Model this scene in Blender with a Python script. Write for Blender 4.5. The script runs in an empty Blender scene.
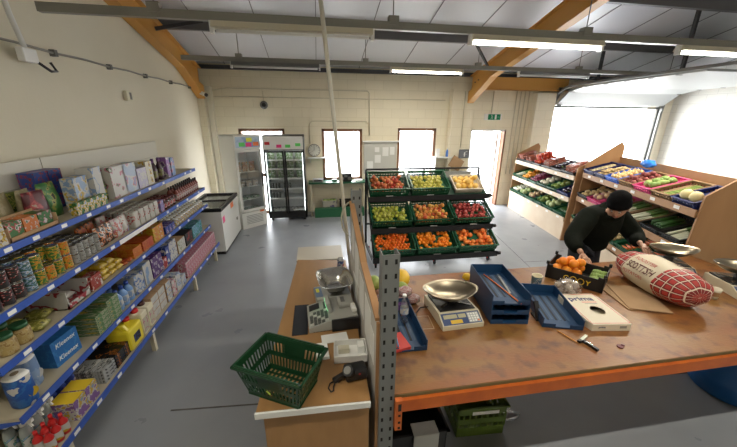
import bpy, bmesh, math, random
from mathutils import Matrix, Vector, Euler
random.seed(7)
PI=math.pi; R=math.radians
S=bpy.context.scene; COL=S.collection
rnd=random.uniform
# ------------------------------------------------------------------ materials
MATS={}
def mat(name,col,rough=.6,metal=0,vary=0,scale=8,col2=None,bump=0,bscale=40,coord='Object',rand=None,trans=0,emit=None,spec=None,stretch=None,alpha=None):
    if name in MATS: return MATS[name]
    m=bpy.data.materials.new(name); m.use_nodes=True; N=m.node_tree.nodes; L=m.node_tree.links
    b=N['Principled BSDF']; b.inputs['Base Color'].default_value=(*col,1); b.inputs['Roughness'].default_value=rough; b.inputs['Metallic'].default_value=metal
    if spec is not None: b.inputs['Specular IOR Level'].default_value=spec
    if trans: b.inputs['Transmission Weight'].default_value=trans
    if alpha is not None: b.inputs['Alpha'].default_value=alpha
    if emit: b.inputs['Emission Color'].default_value=(*col,1); b.inputs['Emission Strength'].default_value=emit
    tc=N.new('ShaderNodeTexCoord'); vec=tc.outputs[coord]
    if stretch:
        mp=N.new('ShaderNodeMapping'); mp.inputs['Scale'].default_value=stretch; L.new(vec,mp.inputs[0]); vec=mp.outputs[0]
    if col2 is not None:
        n=N.new('ShaderNodeTexNoise'); n.inputs['Scale'].default_value=scale; n.inputs['Detail'].default_value=6; L.new(vec,n.inputs['Vector'])
        r=N.new('ShaderNodeValToRGB'); r.color_ramp.elements[0].position=.5-vary; r.color_ramp.elements[1].position=.5+vary
        r.color_ramp.elements[0].color=(*col,1); r.color_ramp.elements[1].color=(*col2,1); L.new(n.outputs[0],r.inputs[0]); L.new(r.outputs[0],b.inputs['Base Color'])
    if rand is not None:
        oi=N.new('ShaderNodeObjectInfo'); mx=N.new('ShaderNodeMix'); mx.data_type='RGBA'
        r2=N.new('ShaderNodeTexNoise'); r2.inputs['Scale'].default_value=14; L.new(vec,r2.inputs['Vector'])
        ad=N.new('ShaderNodeMath'); ad.operation='ADD'; L.new(oi.outputs['Random'],ad.inputs[0]); L.new(r2.outputs[0],ad.inputs[1])
        su=N.new('ShaderNodeMath'); su.operation='MULTIPLY_ADD'; su.inputs[1].default_value=.9; su.inputs[2].default_value=-.4; su.use_clamp=True; L.new(ad.outputs[0],su.inputs[0])
        L.new(su.outputs[0],mx.inputs[0]); mx.inputs[6].default_value=(*col,1); mx.inputs[7].default_value=(*rand,1); L.new(mx.outputs[2],b.inputs['Base Color'])
    if bump:
        n2=N.new('ShaderNodeTexNoise'); n2.inputs['Scale'].default_value=bscale; n2.inputs['Detail'].default_value=4; L.new(vec,n2.inputs['Vector'])
        bp=N.new('ShaderNodeBump'); bp.inputs['Strength'].default_value=bump; bp.inputs['Distance'].default_value=.01; L.new(n2.outputs[0],bp.inputs['Height']); L.new(bp.outputs[0],b.inputs['Normal'])
    MATS[name]=m; return m
def pm(name,cols,scale=14,rough=.45,stretch=(1,1,1)):
    """printed packaging: patches of a few flat colours"""
    if name in MATS: return MATS[name]
    m=mat(name,cols[0],rough); N=m.node_tree.nodes; L=m.node_tree.links; b=N['Principled BSDF']
    tc=N.new('ShaderNodeTexCoord'); mp=N.new('ShaderNodeMapping'); mp.inputs['Scale'].default_value=stretch; mp.inputs['Location'].default_value=(rnd(0,9),rnd(0,9),0)
    n=N.new('ShaderNodeTexNoise'); n.inputs['Scale'].default_value=scale*1.7; n.inputs['Detail'].default_value=3; cols=[tuple(q*.62 for q in k) for k in cols]
    r=N.new('ShaderNodeValToRGB'); r.color_ramp.interpolation='CONSTANT'
    e=r.color_ramp.elements; k=len(cols)
    e[0].position=0; e[0].color=(*cols[0],1); e[1].position=.5; e[1].color=(*cols[1],1)
    for i,c in enumerate(cols[2:]):
        x=e.new(.57+.06*i); x.color=(*c,1)
    L.new(tc.outputs['Object'],mp.inputs[0]); L.new(mp.outputs[0],n.inputs['Vector']); L.new(n.outputs[0],r.inputs[0]); L.new(r.outputs[0],b.inputs['Base Color'])
    return m
def brickmat(name,col,mortar,w,h,rough=.6):
    m=mat(name,col,rough); N=m.node_tree.nodes; L=m.node_tree.links; b=N['Principled BSDF']
    tc=N.new('ShaderNodeTexCoord'); sp=N.new('ShaderNodeSeparateXYZ'); cb=N.new('ShaderNodeCombineXYZ'); ad=N.new('ShaderNodeMath'); ad.operation='ADD'
    L.new(tc.outputs['Object'],sp.inputs[0]); L.new(sp.outputs[0],ad.inputs[0]); L.new(sp.outputs[1],ad.inputs[1]); L.new(ad.outputs[0],cb.inputs[0]); L.new(sp.outputs[2],cb.inputs[1])
    br=N.new('ShaderNodeTexBrick'); br.inputs['Scale'].default_value=1; br.inputs['Brick Width'].default_value=w; br.inputs['Row Height'].default_value=h; br.inputs['Mortar Size'].default_value=.006; br.inputs['Mortar Smooth'].default_value=.3
    br.inputs['Color1'].default_value=(*col,1); br.inputs['Color2'].default_value=(*[c*.96 for c in col],1); br.inputs['Mortar'].default_value=(*mortar,1)
    L.new(cb.outputs[0],br.inputs['Vector']); L.new(br.outputs['Color'],b.inputs['Base Color'])
    bp=N.new('ShaderNodeBump'); bp.inputs['Strength'].default_value=.5; bp.inputs['Distance'].default_value=.006; bp.invert=True; L.new(br.outputs['Fac'],bp.inputs['Height']); L.new(bp.outputs[0],b.inputs['Normal'])
    return m
def glassmat(name,tint=(1,1,1),gl=.12,rough=.02):
    m=bpy.data.materials.new(name); m.use_nodes=True; N=m.node_tree.nodes; L=m.node_tree.links; N.clear()
    o=N.new('ShaderNodeOutputMaterial'); t=N.new('ShaderNodeBsdfTransparent'); t.inputs[0].default_value=(*tint,1); g=N.new('ShaderNodeBsdfGlossy'); g.inputs['Roughness'].default_value=rough
    x=N.new('ShaderNodeMixShader'); x.inputs[0].default_value=gl; L.new(t.outputs[0],x.inputs[1]); L.new(g.outputs[0],x.inputs[2]); L.new(x.outputs[0],o.inputs[0]); MATS[name]=m; return m
# ------------------------------------------------------------------ mesh helper
class MB:
    def __init__(s): s.bm=bmesh.new(); s.mats=[]
    def mi(s,m):
        if m not in s.mats: s.mats.append(m)
        return s.mats.index(m)
    def _fin(s,vs,m,M):
        if M is not None: bmesh.ops.transform(s.bm,matrix=M,verts=vs)
        i=s.mi(m); fs={f for v in vs for f in v.link_faces}
        for f in fs: f.material_index=i
        return fs
    def box(s,m,a,b,M=None,bev=0):
        a,b=[min(p,q) for p,q in zip(a,b)],[max(p,q) for p,q in zip(a,b)]
        r=bmesh.ops.create_cube(s.bm,size=1); vs=r['verts']
        for v in vs: v.co=Vector([(a[k]+b[k])/2+v.co[k]*(b[k]-a[k]) for k in range(3)])
        if bev:
            es=list({e for v in vs for e in v.link_edges}); q=bmesh.ops.bevel(s.bm,geom=es,offset=bev,segments=2,affect='EDGES',profile=.5); vs=list({v for f in q['faces'] for v in f.verts}|{v for v in vs if v.is_valid})
        s._fin(vs,m,M); return s
    def tube(s,m,p,q,r,r2=None,n=10,M=None):
        p=Vector(p);q=Vector(q);d=q-p
        k=bmesh.ops.create_cone(s.bm,cap_ends=True,segments=n,radius1=r,radius2=r if r2 is None else r2,depth=d.length)
        T=Matrix.Translation((p+q)/2)@d.to_track_quat('Z','Y').to_matrix().to_4x4()
        bmesh.ops.transform(s.bm,matrix=T,verts=k['verts']); fs=s._fin(k['verts'],m,M)
        for f in fs:
            if len(f.verts)==4: f.smooth=True
        return s
    def bar(s,m,p,q,w,h,M=None):
        p=Vector(p);q=Vector(q);d=q-p; L_=d.length
        k=bmesh.ops.create_cube(s.bm,size=1)
        for v in k['verts']: v.co=Vector((v.co.x*w,v.co.y*h,v.co.z*L_))
        up='Y' if abs(d.normalized().z)<.99 else 'X'
        T=Matrix.Translation((p+q)/2)@d.to_track_quat('Z',up).to_matrix().to_4x4()
        bmesh.ops.transform(s.bm,matrix=T,verts=k['verts']); s._fin(k['verts'],m,M); return s
    def path(s,m,pts,r,n=8,M=None):
        pts=[Vector(p) for p in pts]
        rings=[]
        for i,p in enumerate(pts):
            d=(pts[min(i+1,len(pts)-1)]-pts[max(i-1,0)]).normalized(); q=d.to_track_quat('Z','Y').to_matrix()
            rings.append([s.bm.verts.new(p+q@Vector((r*math.cos(2*PI*k/n),r*math.sin(2*PI*k/n),0))) for k in range(n)])
        vs=[v for g in rings for v in g]
        for a,b in zip(rings,rings[1:]):
            for k in range(n): s.bm.faces.new((a[k],a[(k+1)%n],b[(k+1)%n],b[k])).smooth=True
        s.bm.faces.new(rings[0][::-1]); s.bm.faces.new(rings[-1]); s._fin(vs,m,M); return s
    def lathe(s,m,prof,n=16,M=None,sq=0,sx=1,sy=1,close=True):
        """prof: [(r,z)], sq: 0 round .. squarer outline; m may be a list (one material per band)"""
        rings=[]
        for r,z in prof:
            g=[]
            for k in range(n):
                a=2*PI*k/n; c,d=math.cos(a),math.sin(a)
                f=1/((abs(c)**(2+sq*6)+abs(d)**(2+sq*6))**(1/(2+sq*6))) if sq else 1
                g.append(s.bm.verts.new((r*c*f*sx,r*d*f*sy,z)))
            rings.append(g)
        ms=m if isinstance(m,list) else [m]*(len(prof)-1)
        for j,(a,b) in enumerate(zip(rings,rings[1:])):
            i=s.mi(ms[j])
            for k in range(n):
                f=s.bm.faces.new((a[k],a[(k+1)%n],b[(k+1)%n],b[k])); f.smooth=True; f.material_index=i
        if close:
            f=s.bm.faces.new(rings[0][::-1]); f.material_index=s.mi(ms[0]); f=s.bm.faces.new(rings[-1]); f.material_index=s.mi(ms[-1])
        if M is not None: bmesh.ops.transform(s.bm,matrix=M,verts=[v for g in rings for v in g])
        return s
    def prism(s,m,pts,h,M=None):
        """polygon pts (x,y) extruded 0..h in z"""
        a=[s.bm.verts.new((x,y,0)) for x,y in pts]; b=[s.bm.verts.new((x,y,h)) for x,y in pts]; n=len(pts)
        s.bm.faces.new(a[::-1]); s.bm.faces.new(b)
        for k in range(n): s.bm.faces.new((a[k],a[(k+1)%n],b[(k+1)%n],b[k]))
        s._fin(a+b,m,M); return s
    def ball(s,m,c,r,sub=2,sc=(1,1,1),M=None,fn=None):
        k=bmesh.ops.create_icosphere(s.bm,subdivisions=sub,radius=1)
        for v in k['verts']:
            p=v.co.copy(); f=fn(p) if fn else 1
            v.co=Vector((c[0]+p.x*r*sc[0]*f,c[1]+p.y*r*sc[1]*f,c[2]+p.z*r*sc[2]*f))
        fs=s._fin(k['verts'],m,M)
        for f in fs: f.smooth=True
        return s
    def mesh(s,name):
        me=bpy.data.meshes.new(name); bmesh.ops.recalc_face_normals(s.bm,faces=s.bm.faces); s.bm.to_mesh(me); s.bm.free()
        for m in s.mats: me.materials.append(m)
        return me
    def build(s,name,parent=None,loc=(0,0,0),rot=(0,0,0)):
        return link(name,s.mesh(name),parent,loc,rot)
def link(name,me,parent=None,loc=(0,0,0),rot=(0,0,0)):
    o=bpy.data.objects.new(name,me); COL.objects.link(o); o.location=loc; o.rotation_euler=rot
    if parent: o.parent=parent
    return o
def tag(o,label,cat,group=None):
    o['label']=label; o['category']=cat
    if group: o['group']=group
    return o
def thing(name,label,cat,loc=(0,0,0),rz=0,group=None):
    o=bpy.data.objects.new(name,None); COL.objects.link(o); o.location=loc; o.rotation_euler=(0,0,rz); o.empty_display_size=.1
    return tag(o,label,cat,group)
def struct(o): o['kind']='structure'; return o
def kids(o): return [c for c in bpy.data.objects if c.parent==o]
def dup(o,loc,rz=0,label=None,group=None):
    c=o.copy(); COL.objects.link(c); c.location=loc; c.rotation_euler=(0,0,rz)
    if label: c['label']=label
    if group: c['group']=group
    for a in kids(o):
        b=a.copy(); COL.objects.link(b); b.parent=c
        for g in kids(a):
            d=g.copy(); COL.objects.link(d); d.parent=b
    return c
def text(s,size,m,parent,loc,rot=(0,0,0),name='lettering',ext=.0008,align='CENTER',bold=0,fn=None,shear=0,sx=1):
    cu=bpy.data.curves.new(name,'FONT'); cu.body=s; cu.size=size; cu.extrude=ext; cu.align_x=align; cu.align_y='CENTER'; cu.offset=bold; cu.shear=shear; cu.resolution_u=3
    t=bpy.data.objects.new(name,cu); COL.objects.link(t)
    me=bpy.data.meshes.new_from_object(t.evaluated_get(bpy.context.evaluated_depsgraph_get())) if False else None
    bpy.context.view_layer.update(); dg=bpy.context.evaluated_depsgraph_get(); me=bpy.data.meshes.new_from_object(t.evaluated_get(dg))
    bpy.data.objects.remove(t); me.materials.clear(); me.materials.append(m)
    for v in me.vertices:
        v.co.x*=sx
        if fn: v.co=fn(v.co)
    return link(name,me,parent,loc,rot)
# colours
c=mat
STEEL=c('stainless_steel',(.62,.62,.6),.22,1); DKMETAL=c('dark_grey_metal',(.055,.055,.06),.5,.3); GALV=c('grey_galvanised',(.2,.2,.19),.45,.6)
BLACK=c('black_plastic',(.012,.012,.014),.4); WHITE=c('white_paint',(.8,.8,.78),.45); CREAM=c('cream_plastic',(.72,.68,.52),.45)
WHITEP=c('white_paper',(.82,.82,.8),.8); BLUE=c('shelf_blue',(.03,.09,.42),.4); GREENP=c('green_plastic',(.008,.09,.04),.4)
DGREEN=c('basket_green',(.006,.045,.016),.35); CARD=c('cardboard',(.34,.21,.11),.85,vary=.3,scale=6,col2=(.42,.27,.15)); RED=c('red_plastic',(.55,.02,.02),.4)
PLY=c('plywood',(.33,.17,.075),.6,vary=.35,scale=5,col2=(.43,.24,.11),stretch=(1,1,.25)); PALEPLY=c('pale_plywood',(.62,.48,.34),.6,vary=.35,scale=4,col2=(.72,.6,.45))
LAM=c('counter_laminate',(.3,.16,.06),.35,vary=.35,scale=5,col2=(.38,.21,.085),stretch=(3,.5,1)); ORANGE=c('orange_beam_paint',(.62,.15,.02),.4,vary=.2,scale=9,col2=(.48,.1,.015))
YELWOOD=c('rafter_orange_paint',(.6,.3,.06),.45); TRAYBLUE=c('tray_blue',(.012,.05,.13),.35); CREAMW=c('shelf_cream',(.62,.57,.44),.5)
GLASS=glassmat('window_glass',gl=.08); FGLASS=glassmat('fridge_glass',(.95,.97,.97),.1)
CLEAR=glassmat('clear_plastic',(.86,.88,.9),.25,.1)
# ------------------------------------------------------------------ room
XL,XR,YB,YF=-2.5,10.2,8.2,-3.0
def roofz(y): return 3.6+.245*(7.7-y)
WALLB=brickmat('painted_blockwork',(.84,.77,.6),(.74,.67,.5),.44,.215); WALLL=c('cream_plaster',(.68,.63,.5),.75,vary=.35,scale=1.2,col2=(.74,.69,.56),bump=.15,bscale=20)
WALLR=brickmat('white_blockwork',(.76,.75,.7),(.6,.59,.55),.44,.215)
def gridwall(name,m,x0,x1,z0,z1,y0,y1,holes,axis='x'):
    """wall along x with rectangular openings (hx0,hx1,hz0,hz1)"""
    b=MB(); xs=sorted({x0,x1,*[h[0] for h in holes],*[h[1] for h in holes]}); 
    for a,d in zip(xs,xs[1:]):
        mid=(a+d)/2; cuts=sorted([(h[2],h[3]) for h in holes if h[0]<=mid<=h[1]]); z=z0
        for p,q in cuts:
            if p>z: b.box(m,(a,y0,z),(d,y1,p))
            z=q
        if z<z1: b.box(m,(a,y0,z),(d,y1,z1))
    o=b.build(name); bmesh_weld(o); return struct(o)
def bmesh_weld(o):
    bm=bmesh.new(); bm.from_mesh(o.data); bmesh.ops.remove_doubles(bm,verts=bm.verts,dist=1e-4)
    seen={}; kill=[]
    for f in bm.faces:
        k=tuple(sorted(v.index for v in f.verts)); 
        if k in seen: kill+= [f,seen[k]]
        seen[k]=f
    bmesh.ops.delete(bm,geom=list(set(kill)),context='FACES'); bm.to_mesh(o.data); bm.free()
# floor: polished grey painted concrete
fm=c('grey_concrete_floor',(.22,.235,.26),.3,vary=.5,scale=1.6,col2=(.32,.34,.37),bump=.1,bscale=5)
N=fm.node_tree.nodes;Lk=fm.node_tree.links;bs=N['Principled BSDF']
n=N.new('ShaderNodeTexNoise'); n.inputs['Scale'].default_value=2.5; n.inputs['Detail'].default_value=8; mr=N.new('ShaderNodeMapRange'); mr.inputs[1].default_value=.3; mr.inputs[2].default_value=.7; mr.inputs[3].default_value=.26; mr.inputs[4].default_value=.45
tc=N.new('ShaderNodeTexCoord'); Lk.new(tc.outputs['Object'],n.inputs['Vector']); Lk.new(n.outputs[0],mr.inputs[0]); Lk.new(mr.outputs[0],bs.inputs['Roughness'])
struct(MB().box(fm,(XL-.2,YF-.2,-.2),(XR+.2,YB+.3,0)).build('floor'))
struct(MB().box(c('outdoor_concrete',(.6,.6,.58),.9),(-30,YB+.3,-.25),(40,60,-.05)).build('yard_ground'))
jm=c('joint_dirt',(.06,.055,.05),.9,vary=.2,scale=9,col2=(.13,.12,.11))
def strip(name,pts,w,m,z=.001):
    b=MB()
    for p,q in zip(pts,pts[1:]): b.bar(m,(p[0],p[1],z),(q[0],q[1],z),w,.0012)
    return struct(b.build(name))
strip('trim_1',[(-1.3,2.28),(.5,2.16),(2.3,2.04),(3.9,1.93),(6.5,1.75)],.014,jm)
strip('trim_2',[(3.02,1.98),(3.3,3.4),(3.5,4.52),(4.1,7.9)],.008,jm)
strip('trim_3',[(3.5,4.52),(4.8,4.46)],.006,jm)
gridwall('wall_back',WALLB,XL-.2,XR,-.02,3.55,YB,YB+.25,[(-1.78,-.72,-.01,2.1),(.17,1.18,.83,2.1),(2.1,3.13,.83,2.12),(4.08,5.1,-.01,2.09),(6.42,9.68,-.01,2.74)])
# left wall and right wall: gable polygons
def gable(name,m,x0,x1):
    b=MB(); pts=[(YF-.2,-.02),(YB,-.02),(YB,roofz(YB)),(YF-.2,roofz(YF-.2))]
    M=Matrix(((0,0,1,x0),(1,0,0,0),(0,1,0,0),(0,0,0,1))); b.prism(m,pts,x1-x0,M); return struct(b.build(name))
gable('wall_left',WALLL,XL-.2,XL); gable('wall_right',WALLR,XR,XR+.2)
struct(MB().box(WALLL,(XL-.2,YF-.2,-.02),(XR+.2,YF,roofz(YF))).build('wall_front'))
# roof: sheets seen from below with seams
roofm=c('roof_lining_sheet',(.66,.67,.72),.38,vary=.3,scale=.8,col2=(.72,.73,.78)); seam=c('roof_seam',(.2,.2,.22),.6)
b=MB()
def rp(x,y,dz=0): return Vector((x,y,roofz(y)+dz))
ya,yb=YB+.3,YF-.3
v=[b.bm.verts.new(rp(x,y,dz)) for dz in (0,.12) for x,y in ((XL-.2,ya),(XR+.2,ya),(XR+.2,yb),(XL-.2,yb))]
i=b.mi(roofm)
for q in ((0,1,2,3),(7,6,5,4),(0,4,5,1),(1,5,6,2),(2,6,7,3),(3,7,4,0)): b.bm.faces.new([v[k] for k in q]).material_index=i
x=XL+.6
while x<XR: b.bar(seam,rp(x,ya,-.004),rp(x,yb,-.004),.012,.012); x+=1.0
struct(b.build('ceiling'))
# purlins
PURL=c('purlin_grey',(.14,.14,.15),.5)
for k,y in enumerate((6.4,5.0,3.6,2.2,.8,-.6,-2.0)):
    z=roofz(y); b=MB(); b.box(PURL,(XL,y-.03,z-.2),(XR,y-.022,z-.03)); b.box(PURL,(XL,y-.022,z-.2),(XR,y+.05,z-.192)); b.box(PURL,(XL,y-.1,z-.03),(XR,y-.022,z-.022)); b.box(PURL,(XL,y+.042,z-.192),(XR,y+.05,z-.18))
    struct(b.build('purlin'))
b=MB(); b.box(DKMETAL,(XL,YB-.12,3.36),(XR,YB-.02,3.44)); struct(b.build('eaves_beam'))
b=MB(); b.box(YELWOOD,(3.95,YB-.16,3.06),(6.6,YB-.1,3.36)); b.box(YELWOOD,(3.95,YB-.2,3.06),(6.6,YB-.02,3.075)); struct(b.build('lintel_beam'))
# rafters (I sections) following the slope, with haunch
def rafter(x,ylow=7.9):
    b=MB(); m=YELWOOD
    def P(y,dz): return Vector((x,y,roofz(y)-.2+dz))
    b.bar(m,P(ylow,-.36),P(-2.9,-.36),.16,.014); b.bar(m,P(ylow,-.015),P(-2.9,-.015),.16,.014)
    a=[P(ylow,-.36),P(-2.9,-.36),P(-2.9,-.015),P(ylow,-.015)]
    vs=[b.bm.verts.new(p+Vector((s,0,0))) for s in (-.006,.006) for p in a]; im=b.mi(m)
    for q in ((0,1,2,3),(7,6,5,4),(0,4,5,1),(1,5,6,2),(2,6,7,3),(3,7,4,0)): b.bm.faces.new([vs[k] for k in q]).material_index=im
    # haunch
    h=[P(ylow,-.36),P(ylow,-.62),P(6.9,-.36)]
    vs=[b.bm.verts.new(p+Vector((s,0,0))) for s in (-.08,.08) for p in h]
    for q in ((0,1,2),(5,4,3),(0,3,4,1),(1,4,5,2),(2,5,3,0)): b.bm.faces.new([vs[k] for k in q]).material_index=im
    for y in (7.6,7.45): b.tube(DKMETAL,(x-.09,y,roofz(y)-.45),(x-.07,y,roofz(y)-.45),.014)
    struct(b.build('rafter'))
rafter(XL+.1); rafter(3.85)
# pilasters (columns boxed in blockwork)
struct(MB().box(WALLB,(XL,7.92,0),(-2.36,YB,2.85)).build('pilaster'))
struct(MB().box(c('column_cream',(.72,.68,.56),.5),(-2.34,8.05,0),(-2.24,YB,3.0)).build('pilaster'))
struct(MB().box(WALLB,(3.42,7.98,0),(3.98,YB,3.05)).build('pilaster')); struct(MB().box(WALLB,(5.75,8.02,0),(6.3,YB,3.0)).build('pilaster'))
# brace strut from rafter to purlin
struct(MB().bar(DKMETAL,(-2.38,6.1,3.65),(-1.75,6.38,3.85),.05,.05).build('purlin_brace'))
struct(MB().bar(DKMETAL,(3.72,6.9,3.35),(3.1,6.42,3.75),.04,.04).build('purlin_brace'))
# windows / doors frames
FR=c('brown_window_frame',(.22,.1,.05),.5)
def window(name,x0,x1,z0,z1,mull=None):
    t=bpy.data.objects.new(name,None); COL.objects.link(t); t.location=((x0+x1)/2,YB+.1,z0); struct(t)
    w=(x1-x0)/2; h=z1-z0; b=MB(); f=.065
    for q in (((-w,-.1,0),(-w+f,.06,h)),((w-f,-.1,0),(w,.06,h)),((-w,-.1,h-f),(w,.06,h)),((-w,-.1,0),(w,.06,f))): b.box(FR,*q)
    if mull: b.box(FR,(-w,-.03,mull-.04),(w,.03,mull+.04))
    b.build('window_frame',t); MB().box(GLASS,(-w+f,0,f),(w-f,.006,h-f)).build('pane',t)
window('window_1',.17,1.18,.83,2.1); window('window_2',2.1,3.13,.83,2.12); window('door_1',-1.78,-.72,.0,2.1,.98)
# open exit door (right): frame and a white leaf swung outward
t=bpy.data.objects.new('door_2',None); COL.objects.link(t); t.location=(4.59,YB+.1,0); struct(t)
b=MB(); b.box(WHITE,(-.51,-.12,0),(-.47,.06,2.09)); b.box(FR,(.46,-.12,0),(.51,.06,2.09)); b.box(WHITE,(-.51,-.12,2.05),(.51,.06,2.09)); b.build('door_frame',t)
b=MB(); b.box(WHITE,(.36,.07,.02),(.42,.85,2.03)); b.box(DKMETAL,(.345,.12,.95),(.36,.2,1.1)); b.box(DKMETAL,(.345,.08,1.7),(.36,.1,1.8)); b.build('door_leaf',t)
# sectional garage door: tracks, raised panels
t=bpy.data.objects.new('door_3',None); COL.objects.link(t); t.location=(8.05,YB,0); struct(t)
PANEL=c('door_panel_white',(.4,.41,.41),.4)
def arc(x): return [(x,-.08,.02),(x,-.08,1.4),(x,-.08,2.6),(x,-.1,2.8),(x,-.2,3.0),(x,-.4,3.12),(x,-.7,3.17),(x,-2,3.18),(x,-3.9,3.19)]
for sx in (-1.72,1.72):
    b=MB(); pp=arc(sx)
    for p,q in zip(pp,pp[1:]): b.bar(GALV,p,q,.07,.05)
    b.build('track',t)
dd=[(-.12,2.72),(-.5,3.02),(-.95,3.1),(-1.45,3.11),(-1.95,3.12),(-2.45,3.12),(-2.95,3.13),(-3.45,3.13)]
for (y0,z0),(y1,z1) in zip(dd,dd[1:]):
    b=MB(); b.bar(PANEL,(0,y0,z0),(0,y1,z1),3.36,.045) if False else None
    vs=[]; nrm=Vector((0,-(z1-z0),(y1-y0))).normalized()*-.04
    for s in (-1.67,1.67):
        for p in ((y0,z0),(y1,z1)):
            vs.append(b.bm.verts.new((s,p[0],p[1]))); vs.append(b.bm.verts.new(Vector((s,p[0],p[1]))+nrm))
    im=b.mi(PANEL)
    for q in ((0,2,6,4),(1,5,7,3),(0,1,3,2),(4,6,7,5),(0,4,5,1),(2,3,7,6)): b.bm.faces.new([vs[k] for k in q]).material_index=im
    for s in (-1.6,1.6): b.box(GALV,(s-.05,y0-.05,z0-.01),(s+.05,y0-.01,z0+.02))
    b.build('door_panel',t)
b=MB()
b.box(FR if 0 else GALV,(-1.68,-.05,2.66),(1.68,-.02,2.72)); b.build('bottom_seal',t)
b=MB()
for y in (-1.35,-3.1):
    b.bar(DKMETAL,(-1.72,y,3.18),(-1.72,y,roofz(YB+y)-.02),.05,.05)
b.bar(DKMETAL,(1.72,-3.7,3.18),(1.72,-3.7,roofz(YB-3.7)-.02),.05,.05); b.build('track_hanger',t)
b=MB(); b.tube(GALV,(-1.75,-.15,3.1),(1.75,-.15,3.1),.02); b.tube(DKMETAL,(-1.72,-.15,3.1),(-1.6,-.15,3.1),.06); b.tube(DKMETAL,(1.6,-.15,3.1),(1.72,-.15,3.1),.06); b.build('spring_shaft',t)
b=MB(); b.bar(DKMETAL,(-3.0,0,0),(-3,0,.01),.01,.01) if False else None
struct(MB().box(DKMETAL,(6.34,YB-.03,0),(6.4,YB-.002,2.74)).build('trim_4')); struct(MB().box(GALV,(9.7,YB-.03,0),(9.8,YB-.002,2.74)).build('trim_5'))
# conduits on back wall
PIPE=c('cream_conduit',(.62,.56,.42),.4)
b=MB()
for x in (5.25,5.37,5.49,5.61): b.tube(PIPE,(x,YB-.03,.9),(x,YB-.03,3.05),.014)
tag(b.build('conduit'),'row of four thin vertical cream conduits on the wall right of the exit door','conduit')
tag(MB().path(PIPE,[(-2.3,YB-.03,2.92),(-1.9,YB-.03,2.98),(1.3,YB-.03,2.98),(1.35,YB-.03,2.93),(1.36,YB-.03,1.95)],.012).build('conduit'),'upper thin cream conduit running along the back wall then dropping between the windows','conduit')
tag(MB().path(PIPE,[(-2.2,YB-.03,2.8),(3.3,YB-.03,2.8)],.01).build('conduit'),'lower thin cream conduit running straight along the back wall','conduit')
tag(MB().path(PIPE,[(-.12,YB-.03,1.75),(-.12,YB-.03,2.2),(-.06,YB-.03,2.28),(1.28,YB-.03,2.28),(1.32,YB-.03,2.22)],.01).build('conduit'),'thin conduit looping over the top of the middle window','conduit')
tag(MB().tube(PIPE,(4.6,YB-.03,2.5),(4.6,YB-.03,3.05),.012).build('conduit'),'short vertical conduit above the green exit sign','conduit')
tag(MB().tube(PIPE,(3.72,7.95,1.65),(3.72,7.95,3.0),.01).build('conduit'),'thin vertical conduit above the grey wall box on the pilaster','conduit')
# left wall items
lw=MB(); 
pts=[(XL+.03,1.2+i*.45,2.93+.012*(i%2)) for i in range(16)]
lw.path(c('grey_cable',(.3,.29,.26),.5),pts,.011); 
for p in pts[::2]: lw.box(GALV,(XL,p[1]-.02,p[2]-.03),(XL+.05,p[1]+.02,p[2]+.03))
tag(lw.build('cable_run'),'grey cable clipped in a long line along the left wall','cable')
t=thing('junction_box','white junction box with a cable dropping into it on the left wall','junction box',(XL+.055,3.5,2.84)); MB().box(WHITE,(0,-.09,-.05),(.06,.06,.06),bev=.008).build('box_body',t); MB().path(WHITE,[(.05,-.05,.06),(.06,-.12,.3),(.05,-.14,.7),(.05,-.13,1.35)],.02).build('feed_cable',t); MB().path(BLACK,[(.05,.05,-.04),(.07,.15,-.1),(.06,.24,-.09),(.05,.2,-.02)],.012).build('loose_cable',t)
t=thing('wall_sensor','small cream sensor box on the upper left wall','sensor',(XL,5.08,2.55)); MB().box(CREAM,(0,-.06,0),(.05,.07,.13),bev=.01).build('sensor_body',t); MB().box(GALV,(.05,.0,.02),(.053,.05,.11)).build('sensor_panel',t)
t=thing('security_camera','small bullet security camera in the back left corner','camera',(-2.36,7.75,2.8)); MB().tube(WHITE,(-.14,0,.02),(0,0,.04),.015).build('bracket',t); MB().tube(WHITE,(-.02,.02,.05),(.13,-.1,-.0),.04).build('camera_body',t); MB().tube(BLACK,(.13,-.1,.0),(.15,-.116,-.008),.037).build('lens',t)
t=thing('dome_camera','round dome security camera above the fridges on the back wall','camera',(-1.14,YB,2.63)); MB().lathe(GALV,[(.09,0),(.09,.03),(.07,.05)],M=Matrix.Rotation(R(90),4,'X')).build('housing',t); MB().ball(BLACK,(0,-.05,0),.055).build('dome',t); MB().tube(PIPE,(0,-.015,.09),(.0,-.015,.3),.008).build('feed_cable',t)
t=thing('exit_sign','green and white EXIT sign above the open exit door','sign',(4.66,YB-.02,2.33)); MB().box(WHITE,(-.24,-.02,0),(.24,.02,.16)).build('sign_plate',t)
MB().box(c('exit_green',(.0,.22,.09),.4,emit=None),(-.15,-.024,.01),(.2,-.02,.15)).build('green_panel',t); b=MB(); b.ball(WHITE,(-.05,-.026,.125),.012,sc=(1,.3,1)); b.bar(WHITE,(-.05,-.026,.11),(-.04,-.026,.07),.02,.004); b.bar(WHITE,(-.04,-.026,.07),(-.07,-.026,.03),.01,.004); b.bar(WHITE,(-.04,-.026,.07),(-.01,-.026,.03),.01,.004); b.bar(WHITE,(-.05,-.026,.105),(-.02,-.026,.085),.008,.004); b.box(WHITE,(.04,-.027,.02),(.09,-.024,.14)); b.bar(WHITE,(.12,-.026,.08),(.17,-.026,.08),.008,.004); b.build('running_man',t)
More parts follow.
